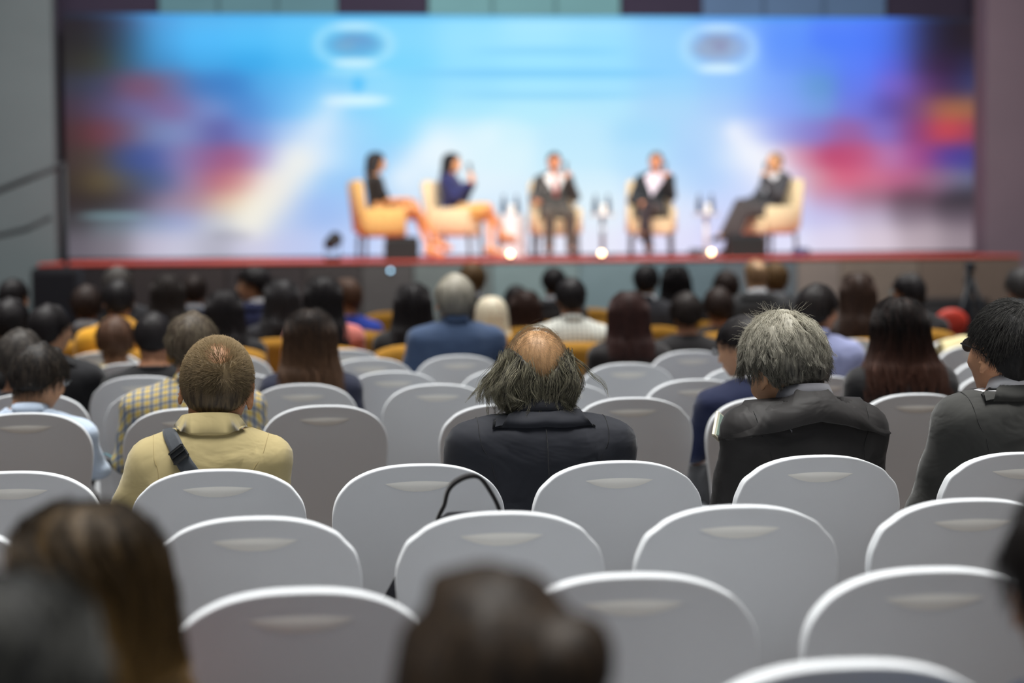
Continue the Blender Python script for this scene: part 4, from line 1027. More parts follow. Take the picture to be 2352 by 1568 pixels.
def person(loc, rz, D, J, key, lab, group, h=.012, garm='suit', gcol=rgb(30, 30, 34), gmat=None, collar='suit', collar_mat=None, inner=None, hair='short', hcol=BLACKH, hcol2=None, hzr=None, hlen=.9, hseed=1,
           skinc=SKIN1, tcol=rgb(36, 36, 42), spread=1.12, srad=None, skirt=False, bare=False, shoes=rgb(24, 22, 22), nstr=0, scale=1.0, glasses=False, extra=0.0, hmat=None, zone=None):
    if garm == 'suit' and inner is None: inner = rgb(206, 208, 214)
    root = empty('person', loc, rz, lab, 'person', group, scale)
    sk = skin('skin', skinc); P, F = body(key, J, h); mk('body', D(P), F, sk, root)
    if h > .0125 and hair and hair != 'thin': nstr = max(nstr, 1300); srad = .0012
    gm = gmat or cloth(garm + '_cloth', gcol, bump=.3, scale=7)
    P, F, GF = garment(key, garm, J, h, extra); jk = mk({'suit': 'jacket', 'polo': 'polo_shirt', 'shirt': 'shirt', 'top': 'top', 'dress': 'dress', 'vest': 'dress'}[garm], D(P), F, gm, root)
    if collar:
        V, F = collar_mesh(collar, GF); mk('collar', D(V, collar=True), F, collar_mat or gm, jk)
    if inner is not None:      # shirt seen in the jacket opening
        P, F, _ = garment(key, 'vest', J, h, .006); sh = mk('shirt', D(P), F, cloth('shirt_inner', inner, bump=.1), root)
        V, F = collar_mesh('shirt'); mk('shirt_collar', D(np.array(V) * (.97, .97, 1) + (0, -.001, .006), collar=True), F, cloth('shirt_inner', inner, bump=.1), sh)
    P, F = trousers(key, J, h, skirt); mk('skirt' if skirt else 'trousers', D(P), F, cloth('trouser_cloth', tcol), root)
    for s in (-1, 1):
        P, F = shoe(J[s]); mk('shoe', D(P), F, plain('shoe_leather', shoes, .4), root)
    ey = plain('eye_dark', rgb(30, 22, 18), .15)
    for s in (-1, 1):
        m = sphere_mb((s * .031, .0915, 1.170), .0055, 8, 6, (1, .6, 1)); mk('eye', D(m.V), m.F, ey, root)
    hm = hmat or hairmat('hair', hcol, hcol2, hzr)
    ho = None
    if hair == 'long':
        V, F = long_hair(hlen, hseed, spread=spread); ho = mk('hair', D(V, True), F, hm, root)
        if nstr:
            rs = np.random.RandomState(hseed + 5); k = 14; per = 14; n = max(8, nstr // per); a0 = rs.rand(n); off = rs.normal(size=n) * .0035 + .006; zst = 1.283 - .30 * rs.rand(n) ** 1.5 * .5; ze = hlen + rs.normal(size=n) * .022 - .012
            PP = np.zeros((n, k, 3)); j1 = rs.normal(size=n) * .04; j2 = rs.rand(n) * 6
            for i in range(k):
                t = i / (k - 1); z = zst + (ze - zst) * t; z = np.minimum(z, 1.28)
                rx, ry, cy = np.interp(-z, -LZ, LX), np.interp(-z, -LZ, LY), np.interp(-z, -LZ, LC)
                op = np.where(z > 1.235, .12, np.minimum(1.05, .12 + (1.235 - z) / .05 * .9)); op = np.where(z < 1.06, np.minimum(1.75, 1.05 + (1.06 - z) * 3.2), op)
                a = math.pi / 2 + op + (2 * math.pi - 2 * op) * np.clip(a0 + j1 * t * .6 + .015 * np.sin(z * 25 + j2) * t, 0, 1)
                PP[:, i, 0] = (rx * (1 + (spread - 1) * sm01((1.12 - z) / max(.05, 1.12 - hlen))) + off * (1 + t)) * np.cos(a); PP[:, i, 1] = cy + (ry + off) * np.sin(a); PP[:, i, 2] = z
            PP = locks(PP, per, rs, .005, .003, .005)
            strands_mesh('hair_strands', D(PP, True), srad or .0006, hm, ho)['kind'] = 'stuff'
    elif hair:
        P, F = hair_cap(hair, max(.006, h * .75) if hair != 'crop' else .005); ho = mk('hair', D(P), F, hm, root)
        if nstr and hair in ('short', 'full', 'crop', 'curly'):
            rs = np.random.RandomState(hseed); L0 = {'short': .034, 'full': .05, 'crop': .016, 'curly': .03}[hair]
            p = roots(nstr, rs, lambda q, r_: hairline(q, .0)); d, nn = flow_from(p, (.01, -.05, 1.262), .16)
            g = {'short': .009, 'full': .014, 'crop': .003, 'curly': .016}[hair]
            PP = grow(p + nn * g * .95, d, L0 * (.6 + .6 * rs.rand(nstr)), 6, rs, .14, .07, g + .006, turb=.06)
            strands_mesh('hair_strands', D(PP), srad or .0006, hm, ho)['kind'] = 'stuff'
    if glasses:
        gl = plain('glasses_frame', rgb(28, 28, 30), .3); mb = MB()
        for s in (-1, 1):
            pts = [(s * .031 + .021 * math.cos(a), .108, 1.170 + .016 * math.sin(a)) for a in np.linspace(0, 2 * math.pi, 15)]
            mb.tube(pts, .0016, 5, False); mb.tube([(s * .052, .107, 1.175), (s * .078, .085, 1.176), (s * .088, .0, 1.168), (s * .088, -.02, 1.152)], .0016, 5)
        mb.tube([(-.01, .110, 1.172), (0, .113, 1.175), (.01, .110, 1.172)], .0016, 5)
        go = mk('glasses', D(mb.V), mb.F, gl, root)
        for s in (-1, 1):
            pts = [(s * .031 + .020 * math.cos(a), .108, 1.170 + .015 * math.sin(a)) for a in np.linspace(0, 2 * math.pi, 15)[:-1]]
            mk('lens', D(pts), [tuple(range(14))], plain('lens_glass', rgb(190, 200, 205), .05, trans=1.0), go)
    return root, jk, ho, hm

# hall row distances (chair-back lines)
ROWY = {-1: 1.72, 0: 2.69, 1: 3.41, 2: 4.31, 3: 5.23, 4: 7.15, 5: 8.2, 6: 9.24, 7: 10.2, 8: 11.2, 9: 12.2, 10: 13.2, 11: 14.2, 12: 15.2}
LAP = lap_joints(); INFO = []
_rows = {}
for _cx, _y in CHY:
    r_ = min((abs(v - _y) if abs(v - _y) < .62 else 9, k) for k, v in ROWY.items())[1]; _rows.setdefault(r_, []).append((_cx, _y))
def row_y(r, px):
    L = sorted(_rows.get(r, []))
    if len(L) < 3 or r > 7: return ROWY[r]
    L = np.array(L); k = np.abs(L[:, 0] - px).argmin()
    if abs(L[k, 0] - px) < 90: return float(L[k, 1])
    return float(np.polyval(np.polyfit(L[:, 0], L[:, 1], 1), px))
def sitter(cx, top, yrow, lab, sw=1.0, lean=0.0, body_yaw=0, yaw=0, pitch=0, roll=0, hs=1.0, lat=0.0, drop=None, group='seated audience seen from behind', J=None, key='lap', off=.29, fwd=0.0, hairtop=.01, chair=None, **kw):
    """place a seated listener so that the top of the head is seen at (cx, top)"""
    y = (row_y(yrow, cx) if yrow in ROWY else yrow) + off
    x_off = 0
    tgt = at_y(cx, top, y + 0.0); rz = math.radians(body_yaw); dz = 0
    for _ in range(4):
        D = deformer(sw, dz, lean, yaw, pitch, roll, hs, 1, fwd, lat, drop)
        # highest point of the posed skull
        u = np.random.RandomState(0).normal(size=(300, 3)); u /= np.linalg.norm(u, axis=1, keepdims=True); Q = D(SK_C + u * SK_R); top_ = Q[Q[:, 2].argmax()]
        dz += tgt[2] - hairtop - top_[2]
    cxm = (Q[:, 0].max() + Q[:, 0].min()) / 2; cym = (Q[:, 1].max() + Q[:, 1].min()) / 2
    c, s = math.cos(rz), math.sin(rz); wx, wy = c * cxm - s * cym, s * cxm + c * cym
    loc = (tgt[0] - wx, y - wy, 0)
    INFO.append((lab[:40], yrow, round(float(tgt[2]), 3)))
    r = person(loc, rz, D, J or LAP, key, lab, group, **kw)
    if chair == 'white':
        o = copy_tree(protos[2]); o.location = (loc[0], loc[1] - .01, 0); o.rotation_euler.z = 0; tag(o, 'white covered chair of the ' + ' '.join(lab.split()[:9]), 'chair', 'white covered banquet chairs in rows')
    if chair == 'gold': gold_chair(loc[0], loc[1] + .03, rz, 'gold chair under ' + lab.split(' ', 1)[0].lower() + ' ' + ' '.join(lab.split()[1:7]) if False else 'gold chair carrying the ' + ' '.join(lab.split()[:11]))
    return (loc, rz, D) + r

# ------------------------------------------------------------------ the in-focus row
hb = .0075
# man in the beige polo with a sling strap
beige = cloth('beige_pique', rgb(182, 166, 120), rough=.85, bump=.35, scale=7, var=.05)
h1 = hairmat('hair_brown_grey', rgb(52, 43, 34), rgb(160, 138, 102), (1.08, 1.22), streak=.9)
_old = hair_cap
def thin_cap():
    P, F = None, None
    F_ = Field((-.12, -.14, 1.03), (.12, .12, 1.32), .005)
    F_.ell(SK_C + (0, -.002, .001), SK_R + .005, .01); F_.ell((0, -.052, 1.135), (.063, .046, .05), .03)
    F_.cut(lambda X, Y, Z: (np.where(Y > -.02, 1.158 + .72 * (Y + .02), 1.150 + .85 * (Y + .02)) - Z) * .8 + 0 * X)
    for s in (-1, 1): F_.ell((s * .092, .002, 1.143), (.022, .026, .034), .008, 'sub')
    F_.ell((.008, -.085, 1.255), (.036, .050, .040), .02, 'sub'); F_.ell(SK_C + (0, .006, -.003), SK_R - .009, .004, 'sub')
    return F_.mesh(.25)
_cache[('hair', 'thin', hb)] = thin_cap()
def hair_cap(style, h):
    return _cache[('hair', 'thin', hb)] if style == 'thin' else _old(style, h)
loc, rz, D, root, jk, ho, hm = sitter(497, 772, 3, 'man in a beige polo shirt with a dark strap across his back', sw=.94, body_yaw=-2, yaw=-4, pitch=-6, roll=5, hs=(1.16, 1.16, 1.19), off=.24, lat=.055,
    h=hb, garm='polo', gmat=beige, collar='polo', hair='thin', hmat=h1, skinc=rgb(190, 138, 100), lean=.02, tcol=rgb(60, 58, 56))
rs = np.random.RandomState(3); n = 15000
def reg(q, r_):
    d = (q - SK_C) / SK_R; c_ = d @ np.array((.07, -.76, .64)); thin = np.clip((c_ - .86) / .12, 0, 1)
    return hairline(q, .004) & (r_.rand(len(q)) > thin * .72)
p = roots(n, rs, reg); d, nn = flow_from(p, (.030, -.100, 1.188), .34)
PP = grow(p + nn * .002, d, .017 * (.7 + .5 * rs.rand(n)), 5, rs, .04, .10, .012, False)
strands_mesh('hair_strands', D(PP), .00055, h1, ho)['kind'] = 'stuff'
Fg = garment('lap', 'polo', LAP, hb)[2]
def back_path(pts, n=26, off=.002):
    pts = np.array(pts, float); t = np.linspace(0, len(pts) - 1, n); q = np.stack([np.interp(t, range(len(pts)), pts[:, i]) for i in range(3)], -1)
    return Fg.onto(q, off)
def strap(name, path, w, mat, par, th=.003, off=.0025):
    c = back_path(path); V = []; F = []
    for i in range(len(c)):
        t = c[min(i + 1, len(c) - 1)] - c[max(i - 1, 0)]; t /= np.linalg.norm(t); e = .004
        g = np.array([Fg.sample([c[i] + np.eye(3)[k] * e])[0] - Fg.sample([c[i] - np.eye(3)[k] * e])[0] for k in range(3)]); g /= np.linalg.norm(g)
        b_ = np.cross(t, g); b_ /= np.linalg.norm(b_)
        for a, o_ in ((-1, 0), (-.5, 0), (.5, 0), (1, 0), (1, 1), (.5, 1), (-.5, 1), (-1, 1)): V.append(c[i] + b_ * a * w / 2 + g * (off - .002 + th * o_))
    m = 8
    for i in range(len(c) - 1):
        for k in range(m): F.append((i * m + k, (i + 1) * m + k, (i + 1) * m + (k + 1) % m, i * m + (k + 1) % m))
    return mk(name, D(V), F, mat, par), c
web = cloth('strap_webbing', rgb(66, 70, 76), rough=.6, bump=.05, scale=40)
sling = empty('sling_strap', loc, rz, 'dark grey webbing strap with a black buckle across the beige polo', 'strap')
_, cpath = strap('webbing', [(-.11, .07, .99), (-.115, -.0, 1.02), (-.105, -.09, .985), (-.065, -.16, .925), (-.0, -.17, .85), (.06, -.17, .77), (.12, -.16, .66), (.15, -.12, .58)], .042, web, sling)
q = Fg.onto(np.array([(-.079, -.14, .945)]), .006)[0]; e = .004
g = np.array([Fg.sample([q + np.eye(3)[k] * e])[0] - Fg.sample([q - np.eye(3)[k] * e])[0] for k in range(3)]); g /= np.linalg.norm(g)
t = np.array((.60, -.2, -.78)); t -= g * (t @ g); t /= np.linalg.norm(t); b_ = np.cross(g, t)
def bk(c, dm, bev, name, mat):
    m = MB().box((0, 0, 0), dm, bev); Vv = [q + b_ * (v[0] + c[0]) + t * (v[1] + c[1]) + g * (v[2] + c[2]) for v in m.V]; return mk(name, D(Vv), m.F, mat, bo, False)
bm2 = plain('buckle_black', rgb(24, 25, 27), .3); bo = sling
bk((0, 0, .003), (.048, .044, .008), .003, 'buckle', bm2); bk((0, -.017, .008), (.05, .007, .007), .003, 'buckle_bar', bm2); bk((0, .0, .009), (.046, .004, .005), .002, 'buckle_bar', bm2); bk((0, .017, .008), (.05, .007, .007), .003, 'buckle_bar', bm2)

def seam(pts, par, mat, Fx, r=.0008, n=30):
    pts = np.array(pts, float); t = np.linspace(0, len(pts) - 1, n); q = np.stack([np.interp(t, range(len(pts)), pts[:, i]) for i in range(3)], -1)
    q = Fx.onto(q, .0); m = MB().tube([tuple(v) for v in q], r, 5); mk('seam', D(m.V), m.F, mat, par)
def armholes(par, mat, Fx, x=.150):
    for s in (-1, 1): seam([(s * (x - .012), -.17, .80), (s * x, -.16, .88), (s * (x + .01), -.10, .96), (s * (x + .012), -.03, .99), (s * (x + .01), .05, .97)], par, mat, Fx)
armholes(jk, cloth('seam_beige', rgb(160, 142, 96)), Fg)
# half-bald man with long grey hair and a dark jacket
h2 = hairmat('hair_long_grey', rgb(34, 32, 31), rgb(168, 162, 136), streak=1.0)
dj = cloth('jacket_black_blue', rgb(36, 38, 46), rough=.75, bump=.5, scale=4.5, var=.08, sheen=.12)
loc, rz, D, root, jk, ho, hm = sitter(1232, 748, 3, 'half-bald man with long tousled grey hair in a black jacket', sw=1.10, body_yaw=2, yaw=2, pitch=-8, hs=(1.14, 1.14, 1.2), off=.32,
    h=hb, garm='suit', gmat=dj, collar='suit', hair='bald_ring', inner=rgb(30, 31, 38), hmat=h2, skinc=rgb(208, 164, 118), extra=.0)
Fs = garment('lap', 'suit', LAP, hb)[2]; armholes(jk, cloth('seam_dark', rgb(14, 14, 17)), Fs, .158); seam([(0, -.16, .985), (0, -.17, .85), (0, -.17, .7)], jk, cloth('seam_dark', rgb(14, 14, 17)), Fs, .001)
def reg2(q, r_):
    lim = np.where(q[:, 1] < .0, 1.148 + 1.05 * np.abs(q[:, 0]), 1.218)
    return hairline(q, .004) & (q[:, 2] < lim)
rs = np.random.RandomState(11); n = 520; p = roots(n, rs, reg2)
nn = (p - SK_C) / SK_R ** 2; nn /= np.linalg.norm(nn, axis=1, keepdims=True)
d = nn * .34 + np.array((0, 0, -.85)) + rs.normal(size=p.shape) * .14; d /= np.linalg.norm(d, axis=1, keepdims=True)
L_ = (.078 + .045 * rs.rand(n)) * np.clip(.50 + (p[:, 2] - 1.09) / .13, .5, 1.3)
PP = grow(p + nn * .003, d, L_, 14, rs, .12, .09, .020, True, turb=.13, pull=3.0)
out = PP[:, -5:].copy(); tt = np.linspace(0, 1, 5)[None, :, None] ** 2; PP[:, -5:] = out + nn[:, None] * tt * (.002 + .012 * rs.rand(n, 1, 1)) + np.array((1, 0, 0)) * tt * rs.normal(size=(n, 1, 1)) * .009
PP = locks(PP, 16, rs, .0065, .0022, .004)
strands_mesh('hair_strands', D(PP), .00055, h2, ho)['kind'] = 'stuff'
n = 3600; p = roots(n, rs, lambda q, r_: hairline(q, .01) & ~reg2(q, r_)); d, nn = flow_from(p, (0, -.03, 1.275), .25)
PP = grow(p, d, .008 + .022 * rs.rand(n) ** 3, 5, rs, .05, .2, .004, False)
strands_mesh('crown_fuzz', D(PP), .00022, hairmat('hair_fuzz', rgb(124, 96, 66), rgb(170, 138, 98)), ho)['kind'] = 'stuff'
n = 90; p = roots(n, rs, lambda q, r_: (np.abs(q[:, 0]) > .05) & (q[:, 2] > 1.21)); d = np.stack([-np.sign(p[:, 0]) * .8, rs.normal(size=n) * .3, .55 + .2 * rs.rand(n)], -1)
PP = grow(p, d, .07 + .05 * rs.rand(n), 9, rs, .13, .08, .012, False)
strands_mesh('stray_hair', D(PP), .00028, h2, ho)['kind'] = 'stuff'
mb = MB(); mb.tube([(.079, .0, 1.12), (.085, -.02, 1.08), (.082, -.07, 1.04), (.088, -.09, .995), (.09, -.10, .96)], .0016, 5)
mk('earphone_wire', D(mb.V), mb.F, blk, root)

# grey-haired man bowed over something in his left hand
h3 = hairmat('hair_salt_pepper', rgb(24, 22, 22), rgb(186, 181, 165), (1.125, 1.25), streak=.9)
J3 = lap_joints(); J3[-1].update(el=(-.20, .08, .68), wr=(-.07, .30, .76), hd=(-.1, .6, .7), hn=(1, .1, -.1), curl=.6)
cj = cloth('jacket_black_nylon', rgb(44, 42, 42), rough=.6, bump=.5, scale=5, var=.08, sheen=.05)
loc, rz, D, root, jk, ho, hm = sitter(1800, 728, 3, 'grey-haired man in a black jacket with a wide open collar, head bowed', sw=1.0, body_yaw=6, yaw=14, pitch=-22, roll=-6, hs=(1.18, 1.18, 1.22), off=.30,
    J=J3, key='tablet', h=hb, garm='suit', gmat=cj, collar='wide', hair='full', hmat=h3, inner=rgb(120, 120, 126), skinc=rgb(216, 168, 130), lean=.03)
Fs = garment('tablet', 'suit', J3, hb)[2]; armholes(jk, cloth('seam_dark', rgb(14, 14, 17)), Fs, .158)
rs = np.random.RandomState(21); n = 1050; p = roots(n, rs, lambda q, r_: hairline(q, .002) & ~((np.abs(q[:, 0]) > .045) & (np.abs(q[:, 1] - .0) < .034) & (q[:, 2] < 1.182))); d, nn = flow_from(p, (.012, -.045, 1.262), .2)
PP = grow(p + nn * .018, d, .046 * (.7 + .5 * rs.rand(n)) * np.clip(.4 + (p[:, 2] - 1.12) * 9, .4, 1), 8, rs, .16, .07, .026, False, turb=.10); PP = locks(PP, 14, rs, .0045, .0022, .003)
strands_mesh('hair_strands', D(PP), .0006, h3, ho)['kind'] = 'stuff'
n = 110; p = roots(n, rs, lambda q, r_: q[:, 2] > 1.245); d, nn = flow_from(p, (.012, -.045, 1.262), .75)
PP = grow(p + nn * .012, d, .03 + .03 * rs.rand(n), 7, rs, .02, .2, .03, False); strands_mesh('stray_hair', D(PP), .00045, h3, ho)['kind'] = 'stuff'
q = at_y(1676, 1002, 5.83); to = empty('tablet', tuple(q), 0, 'pale tablet held up by the bowed grey-haired man, its corner past his shoulder', 'tablet')
to.rotation_euler = (math.radians(-28), math.radians(38), math.radians(25))
MB().box((0, 0, 0), (.15, .010, .10), .004).build('frame', plain('tablet_frame', rgb(222, 218, 196), .4), to)
MB().box((0, -.006, 0), (.126, .002, .082), 0).build('screen', plain('tablet_screen', rgb(140, 160, 150), .2), to)

# man in glasses and charcoal suit at the right edge
h4 = hairmat('hair_black_grey', rgb(20, 19, 20), rgb(96, 94, 90), streak=.5)
sj = cloth('suit_charcoal', rgb(62, 62, 60), rough=.85, bump=.45, scale=5.5, var=.08, sheen=.25)
loc, rz, D, root, jk, ho, hm = sitter(2322, 692, 3, 'man with black hair, black glasses and a charcoal suit, turned to the left', sw=1.04, body_yaw=10, yaw=12, pitch=3, hs=(1.18, 1.18, 1.26), off=.30,
    h=hb, garm='suit', gmat=sj, collar='suit', hair='short', hmat=h4, skinc=rgb(210, 158, 122), glasses=True, inner=rgb(232, 232, 236))
Fs = garment('lap', 'suit', LAP, hb)[2]; armholes(jk, cloth('seam_dark', rgb(14, 14, 17)), Fs, .158); 0 and seam([(0, -.16, .985), (0, -.17, .85), (0, -.17, .7)], jk, cloth('seam_dark', rgb(14, 14, 17)), Fs, .001)
rs = np.random.RandomState(31); n = 9000; p = roots(n, rs, lambda q, r_: hairline(q, .002)); d, nn = flow_from(p, (.01, -.05, 1.26), .13)
PP = grow(p + nn * .012, d, np.clip(.010 + (p[:, 2] - 1.12) * .22, .008, .034) * (.7 + .5 * rs.rand(n)), 6, rs, .10, .08, .018, False)
strands_mesh('hair_strands', D(PP), .00055, h4, ho)['kind'] = 'stuff'

# ------------------------------------------------------------------ blurred listeners nearest to the camera
sitter(1140, 1322, -1, 'brown-haired woman with her hair pinned in a dark bun, blurred at the bottom', hs=1.04, yaw=-6, pitch=-4, off=.27, chair='white', h=.009, garm='top', gcol=rgb(40, 34, 36), collar='crew', hair='bun',
       hmat=hairmat('hair_bun_brown', rgb(15, 9, 6), rgb(124, 98, 70), (1.19, 1.28), streak=.6), nstr=0, skinc=SKIN2)  # paler towards the top: a highlight worked into the hair colour
sitter(195, 1158, 0, 'woman with long brown hair turning golden at the tips, in a maroon top', hs=1.0, sw=.86, yaw=52, chair='white', off=.1, body_yaw=6, h=.009, garm='top', gcol=rgb(112, 34, 76), collar='crew', hair='long', hlen=.93, hseed=4,
       hmat=hairmat('hair_golden_tips', rgb(122, 94, 50), rgb(25, 20, 17), (.88, 1.10), streak=.6), nstr=3000, spread=1.25, skinc=SKIN2)
sitter(-12, 1322, -1, 'dark-haired listener cut off by the bottom left corner', hs=1.0, off=.25, yaw=-10, chair='white', h=.009, garm='shirt', gcol=rgb(44, 44, 46), collar='shirt', hair='long', hlen=1.0, hseed=8, hcol=rgb(24, 24, 24), hcol2=rgb(92, 92, 88), nstr=1200)
sitter(2492, 1125, 0, 'dark-haired listener in blue denim at the bottom right edge', hs=1.06, off=-.32, sw=1.0, chair='white', h=.009, garm='shirt', gcol=rgb(60, 84, 120), collar='shirt', hair='full', hcol=rgb(22, 18, 16), nstr=1500, skinc=SKIN2)

# ------------------------------------------------------------------ rows behind the focus
G2 = 'seated audience seen from behind'
hm_ = .010
sitter(90, 792, 4, 'dark-haired man bowing his head right, glasses just showing, at the left edge', h=hm_, yaw=-32, pitch=-16, roll=4, garm='shirt', gcol=rgb(190, 205, 225), collar='shirt', hair='full', hcol=rgb(26, 22, 21), hcol2=rgb(84, 74, 64), nstr=3500, glasses=True, skinc=SKIN2)
pl1 = plaid('plaid_yellow_blue', rgb(206, 200, 178), [(0, rgb(196, 164, 60), 0), (2, rgb(196, 164, 60), 0), (0, rgb(70, 88, 120), .5), (2, rgb(70, 88, 120), .5)], .034, .38)
sitter(441, 722, 4, 'man in a yellow and blue plaid shirt behind the beige polo man', h=hm_, sw=1.12, pitch=-12, garm='shirt', gmat=pl1, collar='shirt', hair='full', hcol=rgb(66, 56, 46), hcol2=rgb(140, 128, 108), nstr=4000, skinc=SKIN2)
sitter(1708, 726, 4, 'young man in a navy sweater and glasses facing left and down', h=hm_, sw=1.02, body_yaw=8, yaw=40, pitch=-14, garm='top', gcol=rgb(26, 34, 66), collar='shirt', collar_mat=cloth('white_shirt', rgb(232, 232, 236), bump=.05), hair='short', hcol=BLACKH, nstr=3000, glasses=True, skinc=SKIN2)
sitter(2066, 684, 4, 'woman with long auburn-tipped hair in a black jacket', h=hm_, sw=.92, garm='suit', gcol=rgb(34, 33, 35), collar='suit', hair='long', hlen=.93, hseed=2, spread=1.5, hmat=hairmat('hair_auburn', rgb(88, 56, 44), rgb(20, 17, 18), (.99, 1.14)), nstr=5000, skirt=True, skinc=SKIN2)
sitter(46, 760, 5, 'person with grey-brown hair at the left edge, third row back', h=.012, garm='top', gcol=rgb(50, 50, 56), collar='crew', hair='full', hcol=rgb(48, 44, 42), hcol2=rgb(120, 112, 104), nstr=2500)
sitter(712, 710, 5, 'woman with long wavy brown hair in a navy top', h=hm_, sw=.94, yaw=-6, garm='top', gcol=rgb(34, 38, 58), collar='crew', hair='long', hlen=.90, hseed=3, spread=1.2, hmat=hairmat('hair_wavy_brown', rgb(104, 76, 56), rgb(24, 20, 20), (1.0, 1.17)), nstr=4500, skirt=True, skinc=SKIN2)
sitter(112, 698, 6, 'man in a black suit and glasses looking right, near the left edge', h=.012, yaw=-30, garm='suit', gcol=rgb(26, 26, 30), hair='short', hcol=BLACKH, nstr=2000, glasses=True, inner=rgb(235, 235, 240), skinc=SKIN2, sw=1.06)
sitter(352, 717, 6, 'short-haired person in a black top beside the plaid shirt', h=.012, pitch=-8, garm='top', gcol=rgb(24, 24, 27), collar='crew', hair='short', hcol=BLACKH, nstr=1500, sw=1.02)
sitter(1876, 652, 6, 'man in a lavender shirt looking right, black hair', h=.011, yaw=-36, pitch=-2, body_yaw=-6, garm='shirt', gcol=rgb(150, 156, 196), collar='shirt', hair='short', hcol=BLACKH, hcol2=rgb(60, 50, 46), nstr=3000, hs=1.08, skinc=SKIN1)
sitter(264, 730, 7, 'brown-haired person with a cream collar', h=.013, garm='shirt', gcol=rgb(206, 188, 140), collar='wide', hair='full', hcol=BROWN, nstr=1500, sw=.95, skinc=SKIN2)
sitter(1045, 630, 7, 'grey-haired man in a slate blue shirt', h=.011, sw=1.12, garm='shirt', gcol=rgb(58, 76, 106), collar='shirt', hair='short', hcol=rgb(58, 56, 54), hcol2=rgb(176, 170, 156), hzr=(1.13, 1.26), nstr=3500, hs=1.18, skinc=SKIN1)
sitter(1443, 670, 7, 'woman with long dark reddish hair in a black top, right of the checked shirt', h=.012, sw=.95, garm='top', gcol=rgb(36, 32, 33), collar='crew', hair='long', hlen=.93, hseed=6, hcol=rgb(38, 26, 26), hcol2=rgb(92, 58, 52), nstr=2500)
sitter(22, 688, 7, 'black-haired person behind the black suit at the left edge', h=.014, garm='top', gcol=rgb(30, 30, 34), collar='crew', hair='full', hcol=BLACKH)
F2 = dict(h=.014)
sitter(272, 642, 8, 'black-haired man in a yellow jacket with green stripes', garm='shirt', gcol=rgb(222, 160, 40), collar='polo', hair='short', hcol=BLACKH, nstr=1200, skinc=SKIN1, chair='gold', sw=1.05, **F2)
sitter(515, 668, 8, 'woman with straight black hair in a black top, left of the gold chairs', garm='top', gcol=rgb(26, 26, 30), collar='crew', hair='long', hlen=.95, hseed=9, hcol=BLACKH, nstr=1200, chair='gold', **F2)
sitter(742, 636, 8, 'woman with very long straight black hair and a salmon sleeve', garm='top', gcol=rgb(206, 120, 110), collar='crew', hair='long', hlen=.80, hseed=10, hcol=BLACKH, nstr=1500, chair='gold', **F2)
sitter(948, 652, 8, 'woman with long black hair in a black top left of the blue shirt', garm='top', gcol=rgb(28, 28, 30), collar='crew', hair='long', hlen=.90, hseed=11, hcol=BLACKH, nstr=1500, chair='gold', **F2)
pl2 = plaid('check_white', rgb(222, 222, 212), [(0, rgb(70, 76, 84), 0), (2, rgb(70, 76, 84), 0)], .028, .2)
sitter(1311, 637, 8, 'man with short black hair in a white checked shirt', garm='shirt', gmat=pl2, collar='shirt', hair='short', hcol=BLACKH, nstr=1500, sw=1.05, skinc=SKIN1, chair='gold', **F2)
sitter(1576, 674, 8, 'dark-haired person in black left of the navy sweater man', garm='top', gcol=rgb(34, 32, 34), collar='crew', hair='full', hcol=rgb(34, 27, 25), nstr=1200, sw=1.05, off=.55, skinc=SKIN1, **F2)
sitter(1970, 628, 8, 'woman with long dark brown hair behind the lavender shirt', garm='top', gcol=rgb(54, 46, 44), collar='crew', hair='long', hlen=.92, hseed=12, hcol=rgb(44, 32, 28), hcol2=rgb(88, 64, 52), nstr=1500, chair='gold', **F2)
sitter(2088, 632, 9, 'person with curly black hair and glasses facing left', yaw=36, glasses=True, garm='suit', gcol=rgb(34, 34, 38), hair='curly', hcol=BLACKH, nstr=1500, chair='gold', skinc=SKIN1, **F2)
F3 = dict(h=.016)
sitter(198, 657, 9, 'dark brown-haired person in charcoal, left of the yellow jacket', garm='suit', gcol=rgb(58, 54, 56), hair='full', hcol=DARKB, chair='gold', **F3)
sitter(648, 643, 9, 'woman with ash-dark straight hair right of the navy suit man', garm='top', gcol=rgb(40, 40, 46), collar='crew', hair='long', hlen=.95, hseed=13, hcol=rgb(48, 46, 48), chair='gold', **F3)
sitter(30, 640, 9, 'black-haired person with bare neck at the far left edge', yaw=-20, garm='top', gcol=rgb(40, 34, 32), collar=None, hair='short', hcol=BLACKH, skinc=SKIN2, chair='gold', **F3)
sitter(1206, 668, 10, 'dark brown bob haircut above the half-bald man', garm='top', gcol=rgb(60, 48, 40), collar='crew', hair='long', hlen=1.04, hseed=14, hcol=rgb(52, 34, 28), chair='gold', **F3)
sitter(1650, 662, 9, 'dark-haired person below the bald man\'s left side', garm='top', gcol=rgb(36, 34, 36), collar='crew', hair='full', hcol=DARKB, chair='gold', **F3)
sitter(2345, 618, 9, 'grey-haired person in grey at the far right edge', garm='suit', gcol=rgb(78, 76, 82), hair='full', hcol=rgb(50, 48, 50), hcol2=rgb(110, 108, 106), chair='gold', **F3)
sitter(1128, 678, 9, 'person wearing a cream floral headscarf and white top', garm='shirt', gcol=rgb(208, 212, 224), collar='crew', hair=None, chair='gold', hs=1.0, **F3)
rt = [o for o in bpy.data.objects if o.get('label') == 'person wearing a cream floral headscarf and white top'][0]
V, F = long_hair(1.0, 15); Dh = deformer(1, INFO[-1][2] - 1.27, 0)
hsm, nt, b = newmat('headscarf'); tcn = N(nt, 'ShaderNodeTexCoord'); vo = N(nt, 'ShaderNodeTexVoronoi'); vo.inputs['Scale'].default_value = 26; nt.links.new(tcn.outputs['Object'], vo.inputs['Vector'])
